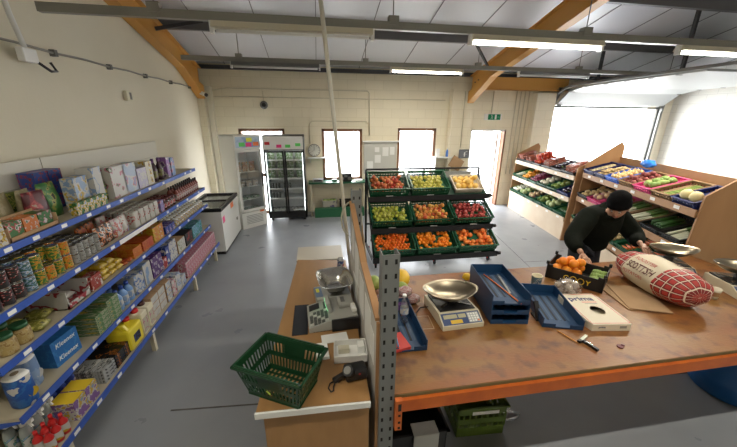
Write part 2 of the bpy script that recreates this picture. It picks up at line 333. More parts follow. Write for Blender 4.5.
t=thing('wall_switch_box','grey switch box with a white symbol on the pilaster','switch',(3.86,7.97,1.38)); MB().box(c('grey_box',(.16,.17,.2),.4),(-.16,-.05,0),(.12,.01,.22),bev=.015).build('box_body',t); b=MB(); b.bar(WHITE,(-.02,-.052,.04),(-.02,-.052,.15),.03,.004); b.bar(WHITE,(-.02,-.052,.15),(.05,-.052,.18),.03,.004); b.bar(WHITE,(-.06,-.052,.1),(.04,-.052,.1),.02,.004); b.build('symbol',t)
# noticeboard between windows
t=thing('noticeboard','pale wall noticeboard with papers between the two windows','noticeboard',(1.68,YB-.02,.98)); MB().box(c('notice_grey',(.56,.56,.52),.5),(-.46,-.012,0),(.4,.018,.8)).build('board',t); MB().box(WHITE,(-.48,-.08,.8),(.46,.018,.83)).build('top_ledge',t)
for x,z,w,h in ((-.1,.28,.16,.2),(.1,.45,.16,.22),(.28,.48,.12,.2),(-.12,.55,.12,.12),(-.3,.12,.16,.2)): MB().box(WHITEP,(x-w/2,-.016,z),(x+w/2,-.0125,z+h)).build('paper_notice',t)
# suspended trunking rails with tube lights
TUBE=c('fluorescent_tube',(1,.97,.86),.4,emit=9); RAIL=c('trunking_steel',(.24,.235,.21),.4,.2)
def rail(y,z,x0,x1,lab):
    t=thing('lighting_rail',lab,'rail',(x0,y,z)); L_=x1-x0
    b=MB(); b.box(RAIL,(0,-.03,0),(L_,.03,.045)); b.box(RAIL,(0,-.03,.045),(L_,-.022,.07)); b.box(RAIL,(0,.022,.045),(L_,.03,.07)); b.build('trunking',t)
    x=.9
    while x<L_:
        h=roofz(y)-z; b=MB(); b.tube(GALV,(x,0,.05),(x,0,h),.006); b.box(RAIL,(x-.05,-.04,.04),(x+.05,.04,.12)); b.build('hanger',t); x+=2.15
ry1,rz1,ry2,rz2=3.5,3.18,6.2,3.24
rail(ry1,rz1,-2.24,9.5,'front grey steel lighting rail hung across the shop under the roof'); rail(ry2,rz2,-2.1,9.5,'rear grey steel lighting rail hung near the back wall')
rail(.6,3.3,-2.2,9.5,'steel lighting rail hung over the near side of the shop')
def fitting(x0,x1,y,z,lit,lab,bodym):
    t=thing('strip_light',lab,'light',(x0,y,z),group=None); L_=x1-x0
    b=MB(); b.prism(bodym,[(-.07,0),(.07,0),(.04,.055),(-.04,.055)],L_-.04,Matrix(((0,0,1,.02),(1,0,0,0),(0,1,0,-.056),(0,0,0,1)))); b.build('housing',t)
    MB().tube(TUBE if lit else WHITE,(.05,0,-.075),(L_-.05,0,-.075),.016).build('tube',t)
    for x in (0,L_-.03): MB().box(WHITE,(x,-.03,-.1),(x+.03,.03,0)).build('end_cap',t)
    if lit:
        l=bpy.data.lights.new('tube_light','AREA'); l.shape='RECTANGLE'; l.size=L_-.1; l.size_y=.05; l.energy=lit; l.color=(1,.93,.78)
        o=bpy.data.objects.new('tube_glow',l); COL.objects.link(o); o.location=(x0+L_/2,y,z-.1)
fitting(-.9,.62,ry1,rz1,0,'unlit cream strip light at the left end of the front lighting rail',CREAMW)
fitting(1.62,3.2,ry1,rz1,14,'dimly glowing strip light in the middle of the front lighting rail',CREAMW)
fitting(4.2,5.9,ry1,rz1,40,'brightly lit strip light at the right end of the front lighting rail',CREAMW)
fitting(-1.35,.15,ry2,rz2,0,'unlit grey strip light above the fridges on the rear lighting rail',GALV)
fitting(1.4,2.8,ry2,rz2,25,'brightly lit strip light above the fruit stand on the rear lighting rail',CREAMW)
fitting(3.95,5.5,ry2,rz2,0,'unlit strip light on the rear lighting rail right of the orange rafter',GALV)
for i,x in enumerate((-1.6,.9,3.4)): fitting(x,x+1.5,.6,3.3,14,['leftmost','middle','rightmost'][i]+' lit strip light over the near side of the shop',CREAMW)
# ------------------------------------------------------------------ gondola shelving on the left
SHELFTOP=c('shelf_cream_steel',(.42,.37,.27),.5); LEV={5:(-1.9,1.58),4:(-1.8,1.27),3:(-1.8,.99),2:(-1.8,.63),1:(-1.7,.31)}
Y0,Y1=1.74,5.43; XB=-2.36
g=thing('gondola_shelving','long blue and cream shop shelving unit of five shelves along the left wall','shelving',(XB,(Y0+Y1)/2,0))
gy=(Y0+Y1)/2
def gl(p): return (p[0]-XB,p[1]-gy,p[2])
def gbox(m,a,b,name,par=None):
    o=MB().box(m,gl(a),gl(b)).build(name,par or g); return o
for i,(a,b_) in enumerate(((Y0,3.0),(3.01,4.2),(4.21,Y1))):
    gbox(SHELFTOP,(XB-.04,a,.05),(XB-.01,b_,1.62),'back_panel'); 
gbox(c('back_board_white',(.62,.6,.53),.6),(XB-.06,Y0,1.63),(XB-.04,3.255,1.78),'header_board'); gbox(MATS['back_board_white'],(XB-.06,3.265,1.63),(XB-.04,5.43,1.78),'header_board')
gbox(MATS['back_board_white'],(XB-.06,Y0,1.785),(XB-.04,3.255,2.0),'header_board'); gbox(MATS['back_board_white'],(XB-.06,3.265,1.785),(XB-.04,5.43,2.0),'header_board')
for lv,(x,z) in LEV.items():
    sh=gbox(SHELFTOP,(XB-.01,Y0+.01,z-.025),(x-.012,Y1-.01,z),'shelf')
    lip=gbox(BLUE,(x-.012,Y0,z-.04),(x,Y1,z+.006),'price_rail',sh)
    for yy in (Y0,3.02,4.22,Y1-.012):
        b=MB(); b.prism(BLUE,[(XB-.01-XB,z-.16),(x-.02-XB,z-.035),(x-.02-XB,z-.026),(XB-.01-XB,z-.026)],.01,Matrix(((1,0,0,0),(0,0,-1,yy+.012-gy),(0,1,0,0),(0,0,0,1)))); b.build('shelf_bracket',sh)
    y=Y0+.15
    while y<Y1-.1:
        if rnd(0,1)<.75: MB().box(WHITEP,gl((x,y,z-.03)),gl((x+.0015,y+.055,z-.004))).build('price_label',g)
        y+=rnd(.2,.36)
gbox(WHITE,(-1.8,3.02,1.232),(-1.797,3.75,1.274),'printed_strip')
for yy in (1.9,3.1,4.35,5.35):
    MB().box(CREAMW,gl((-1.79,yy-.02,0)),gl((-1.75,yy+.02,.2705))).build('foot',g); MB().box(CREAMW,gl((XB,yy-.02,.2)),gl((-1.79,yy+.02,.27))).build('base_bracket',g)
gbox(DKMETAL,(XB-.04,Y0-.03,0),(XB+.03,Y0-.001,1.62),'upright'); gbox(DKMETAL,(XB-.04,Y0-.03,.05),(-1.72,Y0-.005,.27),'base_end')
# ---------- product meshes (front faces +X, origin base centre, width along Y)
def m_box(d,w,h,side,front=None,top=None,name='carton',bev=0):
    b=MB(); b.box(side,(-d/2,-w/2,0),(d/2,w/2,h),bev=bev)
    if front: b.box(front,(d/2-.001,-w/2+.004,.004),(d/2+.001,w/2-.004,h-.004))
    if top: b.box(top,(-d/2+.004,-w/2+.004,h-.001),(d/2-.004,w/2-.004,h+.001))
    return b.mesh(name)
def m_can(r,h,lab,name='can',n=16,top=STEEL):
    return MB().lathe([top,top,lab,lab,lab,top,top,top],[(r*.97,0),(r,.003),(r*.985,.008),(r*.985,h*.5),(r*.985,h-.01),(r,h-.004),(r*.96,h-.001),(r*.9,h-.005),(.002,h-.005)],n=n).mesh(name)
def m_jar(r,h,cont,lid,lab=None,name='jar'):
    lab=lab or cont
    return MB().lathe([cont,cont,lab,cont,cont,lid,lid,lid],[(r*.9,0),(r,.01),(r,h*.2),(r,h*.6),(r*.97,h*.72),(r*.8,h*.8),(r*.86,h*.81),(r*.86,h*.99),(r*.8,h)],n=16).mesh(name)
def m_bottle(r,h,body,cap,lab=None,name='bottle'):
    lab=lab or body
    return MB().lathe([body,body,lab,body,body,body,cap,cap],[(r*.9,0),(r,.01),(r,h*.15),(r,h*.52),(r*.95,h*.62),(r*.45,h*.78),(r*.34,h*.84),(r*.42,h*.845),(r*.4,h)],n=14).mesh(name)
def m_pouch(d,w,h,m,name='pouch',top=None):
    b=MB(); nz,nx=10,14; rings=[]
    for j in range(nz+1):
        t=j/nz; th=d/2*(1-.92*t**2.2)*(1-.25*(1-t)**6)+.002; g=[]
        for k in range(nx):
            a=2*PI*k/nx; cx_=math.cos(a); sy_=math.sin(a); wob=1+.06*math.sin(5*a+7*t)
            g.append(b.bm.verts.new((th*cx_*wob,w/2*(abs(sy_)**.6)*(1 if sy_>0 else -1),h*t)))
        rings.append(g)
    i0=b.mi(m); i1=b.mi(top or m)
    for j,(p,q) in enumerate(zip(rings,rings[1:])):
        for k in range(nx):
            f=b.bm.faces.new((p[k],p[(k+1)%nx],q[(k+1)%nx],q[k])); f.smooth=True; f.material_index=i1 if j>=nz-2 else i0
    b.bm.faces.new(rings[0][::-1]); b.bm.faces.new(rings[-1]); return b.mesh(name)
def m_bag(d,w,h,m,name='bag'):
    """lying flat pillow bag"""
    b=MB(); n=10; top={};bot={}
    for i in range(n+1):
        for j in range(n+1):
            u=i/n*2-1; v=j/n*2-1; e=(1-u**4)*(1-v**4); t=h/2*max(0,e)**.6*(1+.12*math.sin(7*u+3*v)*math.cos(5*v))
            top[i,j]=b.bm.verts.new((u*d/2,v*w/2,h/2+t))
            bot[i,j]=top[i,j] if i in(0,n) or j in(0,n) else b.bm.verts.new((u*d/2,v*w/2,h/2-t))
    im=b.mi(m)
    for i in range(n):
        for j in range(n):
            f=b.bm.faces.new((top[i,j],top[i+1,j],top[i+1,j+1],top[i,j+1])); f.smooth=True
            f=b.bm.faces.new((bot[i,j],bot[i,j+1],bot[i+1,j+1],bot[i+1,j])); f.smooth=True
    return b.mesh(name)
def put(name,me,lv,y,inset,label,cat,group=None,dz=0,rz=0,depth=0):
    x,z=LEV[lv]; o=link(name,me,None,(x-.02-inset,y,z+.0015+dz),(0,0,rz)); return tag(o,label,cat,group)
def sheer(me,lv,y0,n,pitch,inset,name,label,cat,group,dz=0,rz=0):
    for k in range(n): put(name,me,lv,y0+k*pitch,inset,label,cat,group,dz,rz+rnd(-.04,.04))
W_=(.75,.74,.7);K=(.02,.02,.02);RD=(.5,.03,.03);GR=(.04,.2,.04);YL=(.75,.5,.03);BL=(.03,.08,.4);OR=(.75,.2,.02);PK=(.7,.25,.35);LB=(.3,.45,.75);PU=(.1,.02,.2);BR=(.2,.08,.03)
# ===== top shelf (5)
croi=m_box(.16,.15,.088,pm('croissant_box',[W_,W_,YL,BR,W_],16),pm('croissant_front',[W_,YL,BR,W_],22),pm('croissant_top',[YL,W_,YL],6))
put('pastry_box',croi,5,2.12,.09,'lower of two white and yellow pastry boxes at the near end of the top shelf','box')
put('pastry_box',croi,5,2.12,.09,'upper of two white and yellow pastry boxes at the near end of the top shelf','box',dz=.0905)
# cardboard display tray with soup packs
b=MB(); 
for a,q in (((-.07,-.2,0),(.07,.2,.006)),((.064,-.2,0),(.07,.2,.03)),((-.07,-.2,0),(-.064,.2,.13)),((-.07,-.2,0),(.07,-.194,.09)),((-.07,.194,0),(.07,.2,.09))): b.box(CARD,a,q)
put('display_tray',b.mesh('display_tray'),5,2.41,.075,'low cardboard display tray of packets on the near end of the top shelf','tray')
for k,(cc,lb) in enumerate((([GR,RD,W_,GR],'green packet with a red picture, nearest in the cardboard tray on the top shelf'),([OR,OR,W_,GR],'orange packet in the middle of the cardboard tray on the top shelf'),([GR,GR,PK,W_],'green and pink packet, farthest in the cardboard tray on the top shelf'))):
    put('soup_packet',m_box(.1,.115,.11,pm('soup_pk%d'%k,cc,18),name='packet'),5,2.285+k*.125,.075,lb,'packet',dz=.0075)
for k in range(3): put('dried_food_pouch',m_pouch(.08,.15,.25,pm('beige_pouch',[(.42,.36,.2),(.5,.44,.27),(.42,.36,.2),(.25,.2,.1)],8)),5,2.38+k*.15,.3-.03*k,['nearest','middle','farthest'][k]+' of the three tall beige pouches at the back of the top shelf','pouch',rz=.2)
put('crisp_bag',m_pouch(.1,.16,.24,pm('darkred_bag',[(.12,.02,.03),(.3,.03,.05),(.6,.1,.1),(.6,.5,.4)],9)),5,2.66,.16,'dark red and black bag on the top shelf between beige pouches and green bag','bag',rz=-.15)
put('pasta_bag',m_pouch(.11,.17,.27,pm('green_bag',[GR,(.1,.3,.08),(.45,.45,.1),K],8)),5,2.84,.2,'large green bag standing on the top shelf left of the cereal boxes','bag')
put('pasta_bag',m_pouch(.1,.18,.23,pm('green_bag2',[(.2,.28,.06),(.5,.5,.12),(.05,.1,.03)],10)),5,2.66,.33,'olive green bag at the back of the top shelf behind the dark red bag','bag')
pb=pm('blue_redspot_box',[BL,(.05,.1,.35),RD,BL],18)
for k in range(4): put('sweet_box',m_box(.12,.11,.2,pb),5,2.8+k*.115,.38,'blue box with a red spot in the back row of the top shelf','box','blue boxes at the back of the top shelf')
for k in range(2): put('sweet_box',m_box(.12,.14,.13,pb),5,3.0+k*.15,.38,['left','right'][k]+' of the two blue boxes stacked highest at the back of the top shelf','box',dz=.2015)
put('cereal_box',m_box(.09,.2,.28,pm('cereal_a',[LB,W_,YL,LB,W_],8),pm('cereal_a2',[(.4,.55,.8),W_,YL,LB],7)),5,3.04,.12,'blue, white and yellow cereal box on the top shelf','box',rz=.1)
put('cereal_box',m_box(.12,.16,.33,pm('cereal_b',[W_,W_,LB,W_],5)),5,3.24,.12,'tall plain white cereal box on the top shelf left of the green bottles','box',rz=.15)
for k in range(5): put('sauce_packet',m_box(.05,.075,.1,pm('gy_packet',[GR,YL,W_,LB],20)),5,2.85+k*.08,.0+.026,'small green and yellow packet in the front row of the top shelf','packet','small packets along the front of the top shelf')
for k in range(4): put('oil_bottle',m_bottle(.038,.27,c('olive_glass',(.06,.08,.01),.2),c('yellow_cap',(.6,.45,.05),.4),pm('oil_label',[YL,GR,K],20)),5,3.36+(k%2)*.08,.12+(k//2)*.1,'dark green bottle with a yellow label between the cereal boxes on the top shelf','bottle','dark green bottles on the top shelf')
put('cereal_box',m_box(.08,.23,.3,pm('cereal_c',[W_,W_,PK,GR,W_],7)),5,3.52,.08,'white cereal box with pink and green print on the top shelf','box')
put('cereal_box',m_box(.1,.24,.3,pm('cereal_d',[(.5,.6,.8),W_,PK,LB],6)),5,3.74,.09,'pale blue cereal box with peach print on the top shelf','box')
put('cereal_box',m_box(.08,.2,.22,pm('cereal_e',[(.6,.55,.75),W_,(.5,.45,.7)],6)),5,3.95,.07,'smaller lavender cereal box on the top shelf','box')
for k in range(3): put('biscuit_box',m_box(.14,.15,.09,pm('cream_box',[(.7,.65,.5),W_,YL,BR],9)),5,4.13,.1,['bottom','middle','top'][k]+' of the three cream and yellow boxes stacked on the top shelf','box',dz=k*.0905)
for k in range(4): put('wine_bottle',m_bottle(.04,.27,c('wine_glass',(.04,.015,.03),.2),pm('purple_cap',[PU,(.2,.05,.25)],20),pm('wine_label',[(.3,.28,.08),(.12,.02,.1),K],15)),5,4.3+k*.082,.07+.03*(k%2),'dark wine coloured bottle near the far end of the top shelf','bottle','dark bottles near the far end of the top shelf')
put('gift_box',m_box(.1,.09,.26,pm('gift_a',[(.35,.15,.5),W_,PU],9)),5,4.64,.08,'purple and white gift box right of the dark bottles on the top shelf','box')
put('gift_box',m_box(.1,.11,.24,pm('gift_b',[(.2,.35,.7),(.6,.6,.8),PK],9)),5,4.78,.08,'blue and lilac gift box, farthest item on the top shelf','box')
# ===== shelf 4: cans and jars
canlabs=[([K,K,RD,W_],'black and red label'),([GR,YL,OR,GR],'green and yellow label'),([(.05,.15,.12),LB,W_,K],'dark teal label'),([OR,YL,GR],'orange and green label'),([(.35,.36,.36),W_,K],'silver label'),([(.3,.35,.05),YL,K],'olive label')]
cme=[m_can(.0375,.108,pm('can_label%d'%i,cl,26,stretch=(1,1,2.2))) for i,(cl,_) in enumerate(canlabs)]
y=1.9; col=0
while y<2.5:
    kind=[0,0,0,2,1,3,1,3][min(col,7)]
    lab='can with %s in the near half of the fourth shelf up'%canlabs[kind][1]
    for r in range(4):
        for st in (0,1) if (col+r)%5 or y<2.3 else (0,):
            k2=kind if r<2 else (kind+1)%6
            put('food_can',cme[k2],4,y+rnd(-.002,.002),.045+r*.082,'can with %s in the near half of the fourth shelf up'%canlabs[k2][1],'can','cans with %s on the fourth shelf up'%canlabs[k2][1],dz=st*.1085)
    y+=.083; col+=1
silv=m_can(.03,.075,pm('silver_can',[(.4,.4,.38),(.1,.1,.1),W_,YL],22))
for k in range(5):
    for r in range(5):
        for s_ in (0,1): put('small_tin',silv,4,2.56+k*.064,.04+r*.066,'small silver and black tin in the stacked block on the fourth shelf up','tin','stacked small silver tins on the fourth shelf up',dz=s_*.0755)
nood=[pm('noodle_%d'%i,cc,16) for i,cc in enumerate(([K,OR,W_,K],[(.6,.1,.02),OR,K],[W_,PK,OR,W_],[W_,W_,RD,LB]))]
labs=['black and orange snack bag','orange red snack bag','white and pink snack bag','white bag with red and blue print']
for k,(i,yy,ins,dz) in enumerate(((0,2.93,.07,0),(1,2.95,.22,0),(0,3.05,.08,0),(1,3.09,.24,0),(2,3.17,.07,0),(3,3.3,.08,0),(2,3.26,.24,0))):
    put('snack_bag',m_pouch(.075,.125,.17,nood[i]),4,yy,ins,labs[i]+[' beside the silver tins',' behind the black one',' second from the tins',' in the back row',' right of the black snack bags',' left of the white flour bags',' behind'][k]+', fourth shelf up','bag',rz=rnd(-.15,.15))
flour=m_box(.09,.1,.165,pm('flour_bag',[(.66,.64,.58),(.7,.68,.62),(.5,.03,.03),(.7,.68,.62)],9,stretch=(1,1,.8)),bev=.012,name='flour_bag')
for k in range(5):
    for r in range(3): put('flour_bag',flour,4,3.43+k*.108,.055+r*.1,'white paper bag of flour in the middle of the fourth shelf up','bag','white flour bags on the fourth shelf up',rz=rnd(-.03,.03))
put('tea_box',m_box(.08,.08,.14,pm('tea_lilac',[(.3,.2,.5),LB,PK],14)),4,4.0,.05,'lilac box between the flour bags and the dark jars','box')
dj=m_jar(.038,.13,c('dark_jar',(.05,.015,.01),.2),c('dark_lid',(.1,.01,.01),.4),pm('jar_label',[RD,W_,K,RD],20))
for k in range(4):
    for r in range(3): put('preserve_jar',dj,4,4.1+k*.083,.045+r*.085,'dark preserve jar with a red and white label on the fourth shelf up','jar','dark preserve jars on the fourth shelf up')
sb=m_bottle(.032,.19,pm('sauce_body',[(.15,.01,.01),(.3,.05,.02)],12),BLACK,pm('sauce_lab',[W_,RD,W_,K],20))
for k in range(11):
    for r in range(2): put('sauce_bottle',sb,4,4.52+k*.075,.05+r*.08,'sauce bottle with a white label at the far end of the fourth shelf up','bottle','sauce bottles at the far end of the fourth shelf up')
# ===== shelf 3
nj=m_jar(.05,.13,pm('noodle_jar',[(.55,.4,.15),(.62,.5,.25),(.4,.25,.08)],30),c('green_lid',(.02,.1,.04),.4),None)
for k in range(2):
    for r in range(3): put('pickle_jar',nj,3,1.9+k*.105,.06+r*.11,'green lidded jar with golden contents on the third shelf up','jar','green lidded jars on the third shelf up')
for k,(yy,ins) in enumerate(((2.13,.08),(2.16,.26),(2.27,.16))): put('pasta_pack',m_bag(.13,.11,.055,pm('yg_pack',[(.3,.3,.05),(.6,.55,.15),(.1,.1,.03),W_],12)),3,yy,ins,['nearest','rearmost','farthest'][k]+' of the three yellow green packs lying by the jars on the third shelf up','packet',rz=.15)
b=MB(); 
for a,q in (((-.14,-.12,0),(.14,.12,.008)),((.132,-.12,0),(.14,.12,.045)),((-.14,-.12,0),(-.132,.12,.17)),((-.14,-.12,0),(.14,-.112,.14)),((-.14,.112,0),(.14,.12,.14))): b.box(pm('red_white_carton',[W_,(.5,.05,.07),W_],5),a,q)
put('open_carton',b.mesh('open_carton'),3,2.47,.16,'open red and white carton of packets on the third shelf up','carton')
for k in range(2): put('white_packet',m_bag(.12,.09,.05,c('white_wrap',(.6,.58,.55),.4)),3,2.42+.1*k,.17,['left','right'][k]+' white packet inside the open red and white carton','packet',dz=.01)
put('window_box',m_box(.08,.13,.12,pm('red_square_box',[(.45,.05,.03),(.45,.05,.03),W_],24)),3,2.68,.06,'red box with white squares beside the yellow bags on the third shelf up','box')
yb_=m_bag(.1,.1,.05,pm('yellow_sweets',[YL,(.8,.6,.1),(.7,.35,.02),W_],22))
for i in range(3):
    for r in range(3):
        for s_ in range(3 if i<2 else 2): put('sweet_bag',yb_,3,2.82+i*.104,.075+r*.115,'small yellow sweet bag in the pile on the third shelf up','bag','pile of yellow sweet bags on the third shelf up',dz=s_*.052)
for k in range(4): put('red_sweet_bag',m_bag(.08,.07,.035,pm('red_sweets',[(.5,.08,.02),OR,RD],20)),3,3.11+(k%2)*.085,.06+(k//2)*.1,'small red sweet bag between the yellow bags and orange boxes','bag','small red sweet bags on the third shelf up',rz=rnd(-.3,.3))
ob=m_box(.3,.16,.05,pm('orange_carton',[OR,(.85,.35,.03),OR,YL],9)); 
for k in range(2): put('orange_box',ob,3,3.33,.17,['lower','upper'][k]+' flat yellow orange box in the first stack right of the yellow bags','box',dz=.051*k)
rb=m_box(.3,.22,.05,pm('redor_carton',[(.6,.08,.02),OR,(.6,.08,.02)],9))
for k in range(2): put('orange_box',rb,3,3.55,.17,['lower','upper'][k]+' flat orange red box in the second stack right of the yellow bags','box',dz=.051*k)
jb=m_box(.3,.24,.055,pm('jaffa_carton',[YL,OR,(.8,.3,.03),W_],10))
for k in range(3): put('orange_box',jb,3,3.81,.17,['bottom','middle','top'][k]+' golden orange biscuit box in the third stack on the third shelf up','box',dz=.056*k)
for k in range(3): put('blue_packet',m_box(.12,.08,.09,pm('blue_pk',[BL,(.3,.1,.4),W_,BL],14)),3,4.0+k*.09,.07,['nearest','middle','farthest'][k]+' of the three small blue packets right of the orange boxes','packet')
lj=m_jar(.036,.09,pm('spread_jar',[W_,YL,BL,BR],18),WHITE,None)
for k in range(12):
    for r in range(3): put('spread_jar',lj,3,4.33+k*.088,.045+r*.09,'small jar with a white lid at the far end of the third shelf up','jar','white lidded jars at the far end of the third shelf up')
# ===== shelf 2
def rollpack(name,label,y,cc,rz):
    t=thing('toilet_roll_pack',label,'toilet rolls',(LEV[2][0]-.07-.08*(y>2),y,LEV[2][1]+.002),rz); b=MB()
    b.lathe([cc,cc,cc,WHITEP,WHITEP],[(.05,0),(.055,.01),(.057,.12),(.055,.21),(.046,.224),(.03,.226)],n=20,sq=.15,sx=1.05,sy=1); b.build('wrapper',t)
    MB().tube(c('roll_core',(.3,.24,.17),.8),(0,0,.2),(0,0,.229),.02).build('roll_core',t)
    MB().lathe(pm(name+'_lab',[YL,W_],5),[(.03,0),(.03,.004)],M=Matrix.Translation((.0545,.015,.08))@Matrix.Rotation(R(90),4,'Y')).build('sticker',t); 
    return t
t=rollpack('ra','dark blue wrapped pack of rolls at the near end of the second shelf up',1.87,pm('roll_blue',[(.02,.12,.5),(.04,.2,.6),(.02,.12,.5),W_],6),-.2); text('SOFT',.03,WHITE,t,(.109,0,.16),(R(90),0,R(90))) if False else None
t=rollpack('rb','pale blue wrapped pack of rolls, second from the near end of the second shelf up',2.02,pm('roll_pale',[(.35,.5,.75),(.25,.4,.7),(.35,.5,.75),W_],6),.1)
for k in range(2):
    t=thing('tissue_box',('lower','upper')[k]+' of the two bright blue tissue boxes stacked on the second shelf up','tissues',(LEV[2][0]-.14,2.28,LEV[2][1]+.002+k*.1005),-.1)
    MB().box(pm('tissue_blue',[(.03,.22,.65),(.05,.3,.75),(.03,.22,.65)],7),(-.06,-.11,0),(.06,.11,.1)).build('carton',t); text('Kleenex',.05,WHITE,t,(.0608,0,.05),(R(90),0,R(90)),shear=.2)
for k in range(4):
    put('kitchen_roll',m_box(.1,.1,.1,pm('dark_tissue',[(.08,.12,.3),BL,W_],9)),2,2.68+.0*k,.3-.0*k,'',"x") if False else None
gp=m_box(.34,.16,.042,pm('green_carton',[(.1,.25,.08),(.5,.5,.35),(.06,.18,.05),YL],16,stretch=(.3,1,2)))
for i in range(2):
    for k in range(4+i): put('green_carton',gp,2,2.6+i*.165,.17,'flat green and white carton in the stacks in the middle of the second shelf up','carton','stacks of flat green cartons on the second shelf up',dz=k*.043)
for k in range(5): put('softener_bottle',m_bottle(.045,.2,c('lightblue_plastic',(.15,.3,.6),.3),BL and c('blue_cap',(.03,.08,.4),.4),pm('soft_lab',[LB,W_],14)),2,2.91+(k%3)*.092,.06+(k//3)*.1,'light blue bottle beside the green cartons on the second shelf up','bottle','light blue bottles on the second shelf up')
put('washing_powder_box',m_box(.16,.17,.2,pm('powder_box',[W_,LB,BL,W_],9)),2,3.24,.1,'white and blue washing powder box on the second shelf up','box')
put('washing_powder_box',m_box(.14,.15,.24,pm('powder_box2',[W_,W_,LB],5)),2,3.42,.09,'taller white box left of the purple boxes on the second shelf up','box')
for i in range(2):
    for k in range(2): put('purple_box',m_box(.25,.12,.115,pm('purple_box',[PU,(.15,.04,.3),W_,PU],12)),2,3.57+.122*i,.14,('lower','upper')[k]+(' left',' right')[i]+' of the four dark purple boxes on the second shelf up','box',dz=.116*k)
put('red_box',m_box(.25,.1,.12,pm('red_box',[RD,(.6,.1,.1),W_],10)),2,3.81,.14,'red box between the purple and the blue boxes on the second shelf up','box')
for k in range(2): put('blue_box',m_box(.25,.09,.11,pm('deepblue_box',[BL,BL,W_],10)),2,3.91,.14,('lower','upper')[k]+' deep blue box stacked right of the red box on the second shelf up','box',dz=.111*k)
for i in range(2):
    for k in range(2): put('white_blue_box',m_box(.25,.1,.12,pm('wb_box',[W_,W_,BL,LB],12)),2,4.01+i*.102,.14,'white and blue box in the two by two stack on the second shelf up','box','two by two stack of white and blue boxes',dz=.121*k)
put('brown_box',m_box(.25,.24,.17,CARD,pm('wg_box',[W_,(.4,.45,.3),W_],10)),2,4.32,.14,'brown carton with a white front near the far end of the second shelf up','carton')
put('black_box',m_box(.25,.25,.17,BLACK,pm('kb_box',[K,K,RD],10)),2,4.6,.14,'black box near the far end of the second shelf up','box')
put('teal_box',m_box(.22,.4,.18,pm('teal_box',[(.03,.25,.25),LB,(.03,.3,.3)],8)),2,4.95,.13,'teal box at the far end of the second shelf up','box')
# ===== shelf 1
RB=m_bottle(.027,.16,c('red_bottle',(.5,.02,.02),.3),RED,pm('rb_lab',[RD,(.7,.4,.3),RD],18))
for k in range(6): put('red_bottle',RB,1,1.79+(k%3)*.06,.035+(k//3)*.06,'small red bottle at the near end of the bottom shelf','bottle','red bottles on the bottom shelf')
def spray(label,y,ins,group):
    t=thing('spray_bottle',label,'spray bottle',(LEV[1][0]-.02-ins,y,LEV[1][1]+.002),0,group)
    MB().lathe([CLEAR2,pm('spray_lab',[W_,(.1,.3,.2),LB],15),CLEAR2,CLEAR2],[(.036,0),(.039,.03),(.039,.12),(.03,.17),(.014,.19)],n=14,sx=.7).build('bottle',t)
    MB().tube(WHITE,(0,0,.19),(0,0,.215),.016).box(WHITE,(-.025,-.01,.212),(.06,.01,.235)).bar(WHITE,(.035,0,.215),(.05,0,.175),.008,.012).build('trigger_head',t); return t
CLEAR2=c('clear_liquid',(.3,.33,.32),.15)
s0=spray('white topped spray bottle standing behind the red bottles on the bottom shelf',1.82,.17,'spray bottles on the bottom shelf')
for k in range(1,6): dup(s0,(LEV[1][0]-.19-(k//3)*.09,1.82+(k%3)*.08,LEV[1][1]+.002))
for k in range(2): put('washing_tablet_box',m_box(.16,.115,.15,pm('tablet_box',[(.3,.15,.45),W_,YL,LB],11),None,c('yellow_top',(.7,.5,.03),.5)),1,2.05+.12*k,.09,('nearer','farther')[k]+' purple box with a yellow top beside the spray bottles on the bottom shelf','box')
bb=m_bottle(.042,.24,c('navy_bottle',(.02,.04,.2),.25),RED,pm('bb_lab',[BL,W_,RD],15))
for k in range(6): put('bleach_bottle',bb,1,2.1+(k%3)*.088,.23+(k//3)*.1,'navy blue bottle with a red cap on the bottom shelf','bottle','navy bottles with red caps')
fp=m_box(.3,.15,.03,pm('foil_pack',[(.5,.52,.52),(.15,.16,.16),W_],12,.25,stretch=(3,.6,1)))
for k in range(4): put('foil_tray_pack',fp,1,2.4,.17,['bottom','second','third','top'][k]+' silver wrapped tray pack in the low stack on the bottom shelf','packet',dz=k*.031)
bp=m_box(.3,.12,.03,pm('black_pack',[K,K,(.3,.1,.02),K],10,.25))
for i in range(2):
    for k in range(4): put('bin_bag_roll_pack',bp,1,2.55+i*.125,.17,'flat glossy black pack stacked left of the yellow jerrycan on the bottom shelf','packet','stacks of flat black packs',dz=k*.031)
def jug(label,y,body,cap,h,w,d,rz=0):
    t=thing('jerrycan',label,'container',(LEV[1][0]-.02-d/2,y,LEV[1][1]+.002),rz)
    b=MB(); b.box(body,(-d/2,-w/2,0),(d/2,w/2,h*.78),bev=.02); b.box(body,(-d/2+.01,-w/2+.02,h*.7),(-d/2+.04,-w/2+.05,h*.93)); b.box(body,(-d/2+.01,-w/2+.02,h*.9),(d/2-.05,-w/2+.05,h*.96),bev=.008); b.bar(body,(d/2-.06,-w/2+.035,h*.93),(d/2-.03,-w/2+.035,h*.75),.03,.03); b.build('body',t)
    MB().tube(body,(.0,w/2-.05,h*.76),(.0,w/2-.05,h*.84),.024).build('neck',t); MB().tube(cap,(.0,w/2-.05,h*.84),(.0,w/2-.05,h*.94),.03,n=14).build('cap',t)
    MB().box(pm('jug_label',[K,BL,K],12),(d/2,-.05,h*.2),(d/2+.002,.05,h*.5)).build('label',t); return t
jug('bright yellow jerrycan with a red cap on the bottom shelf',2.8,c('yellow_plastic',(.7,.58,.03),.35),RED,.27,.22,.2)
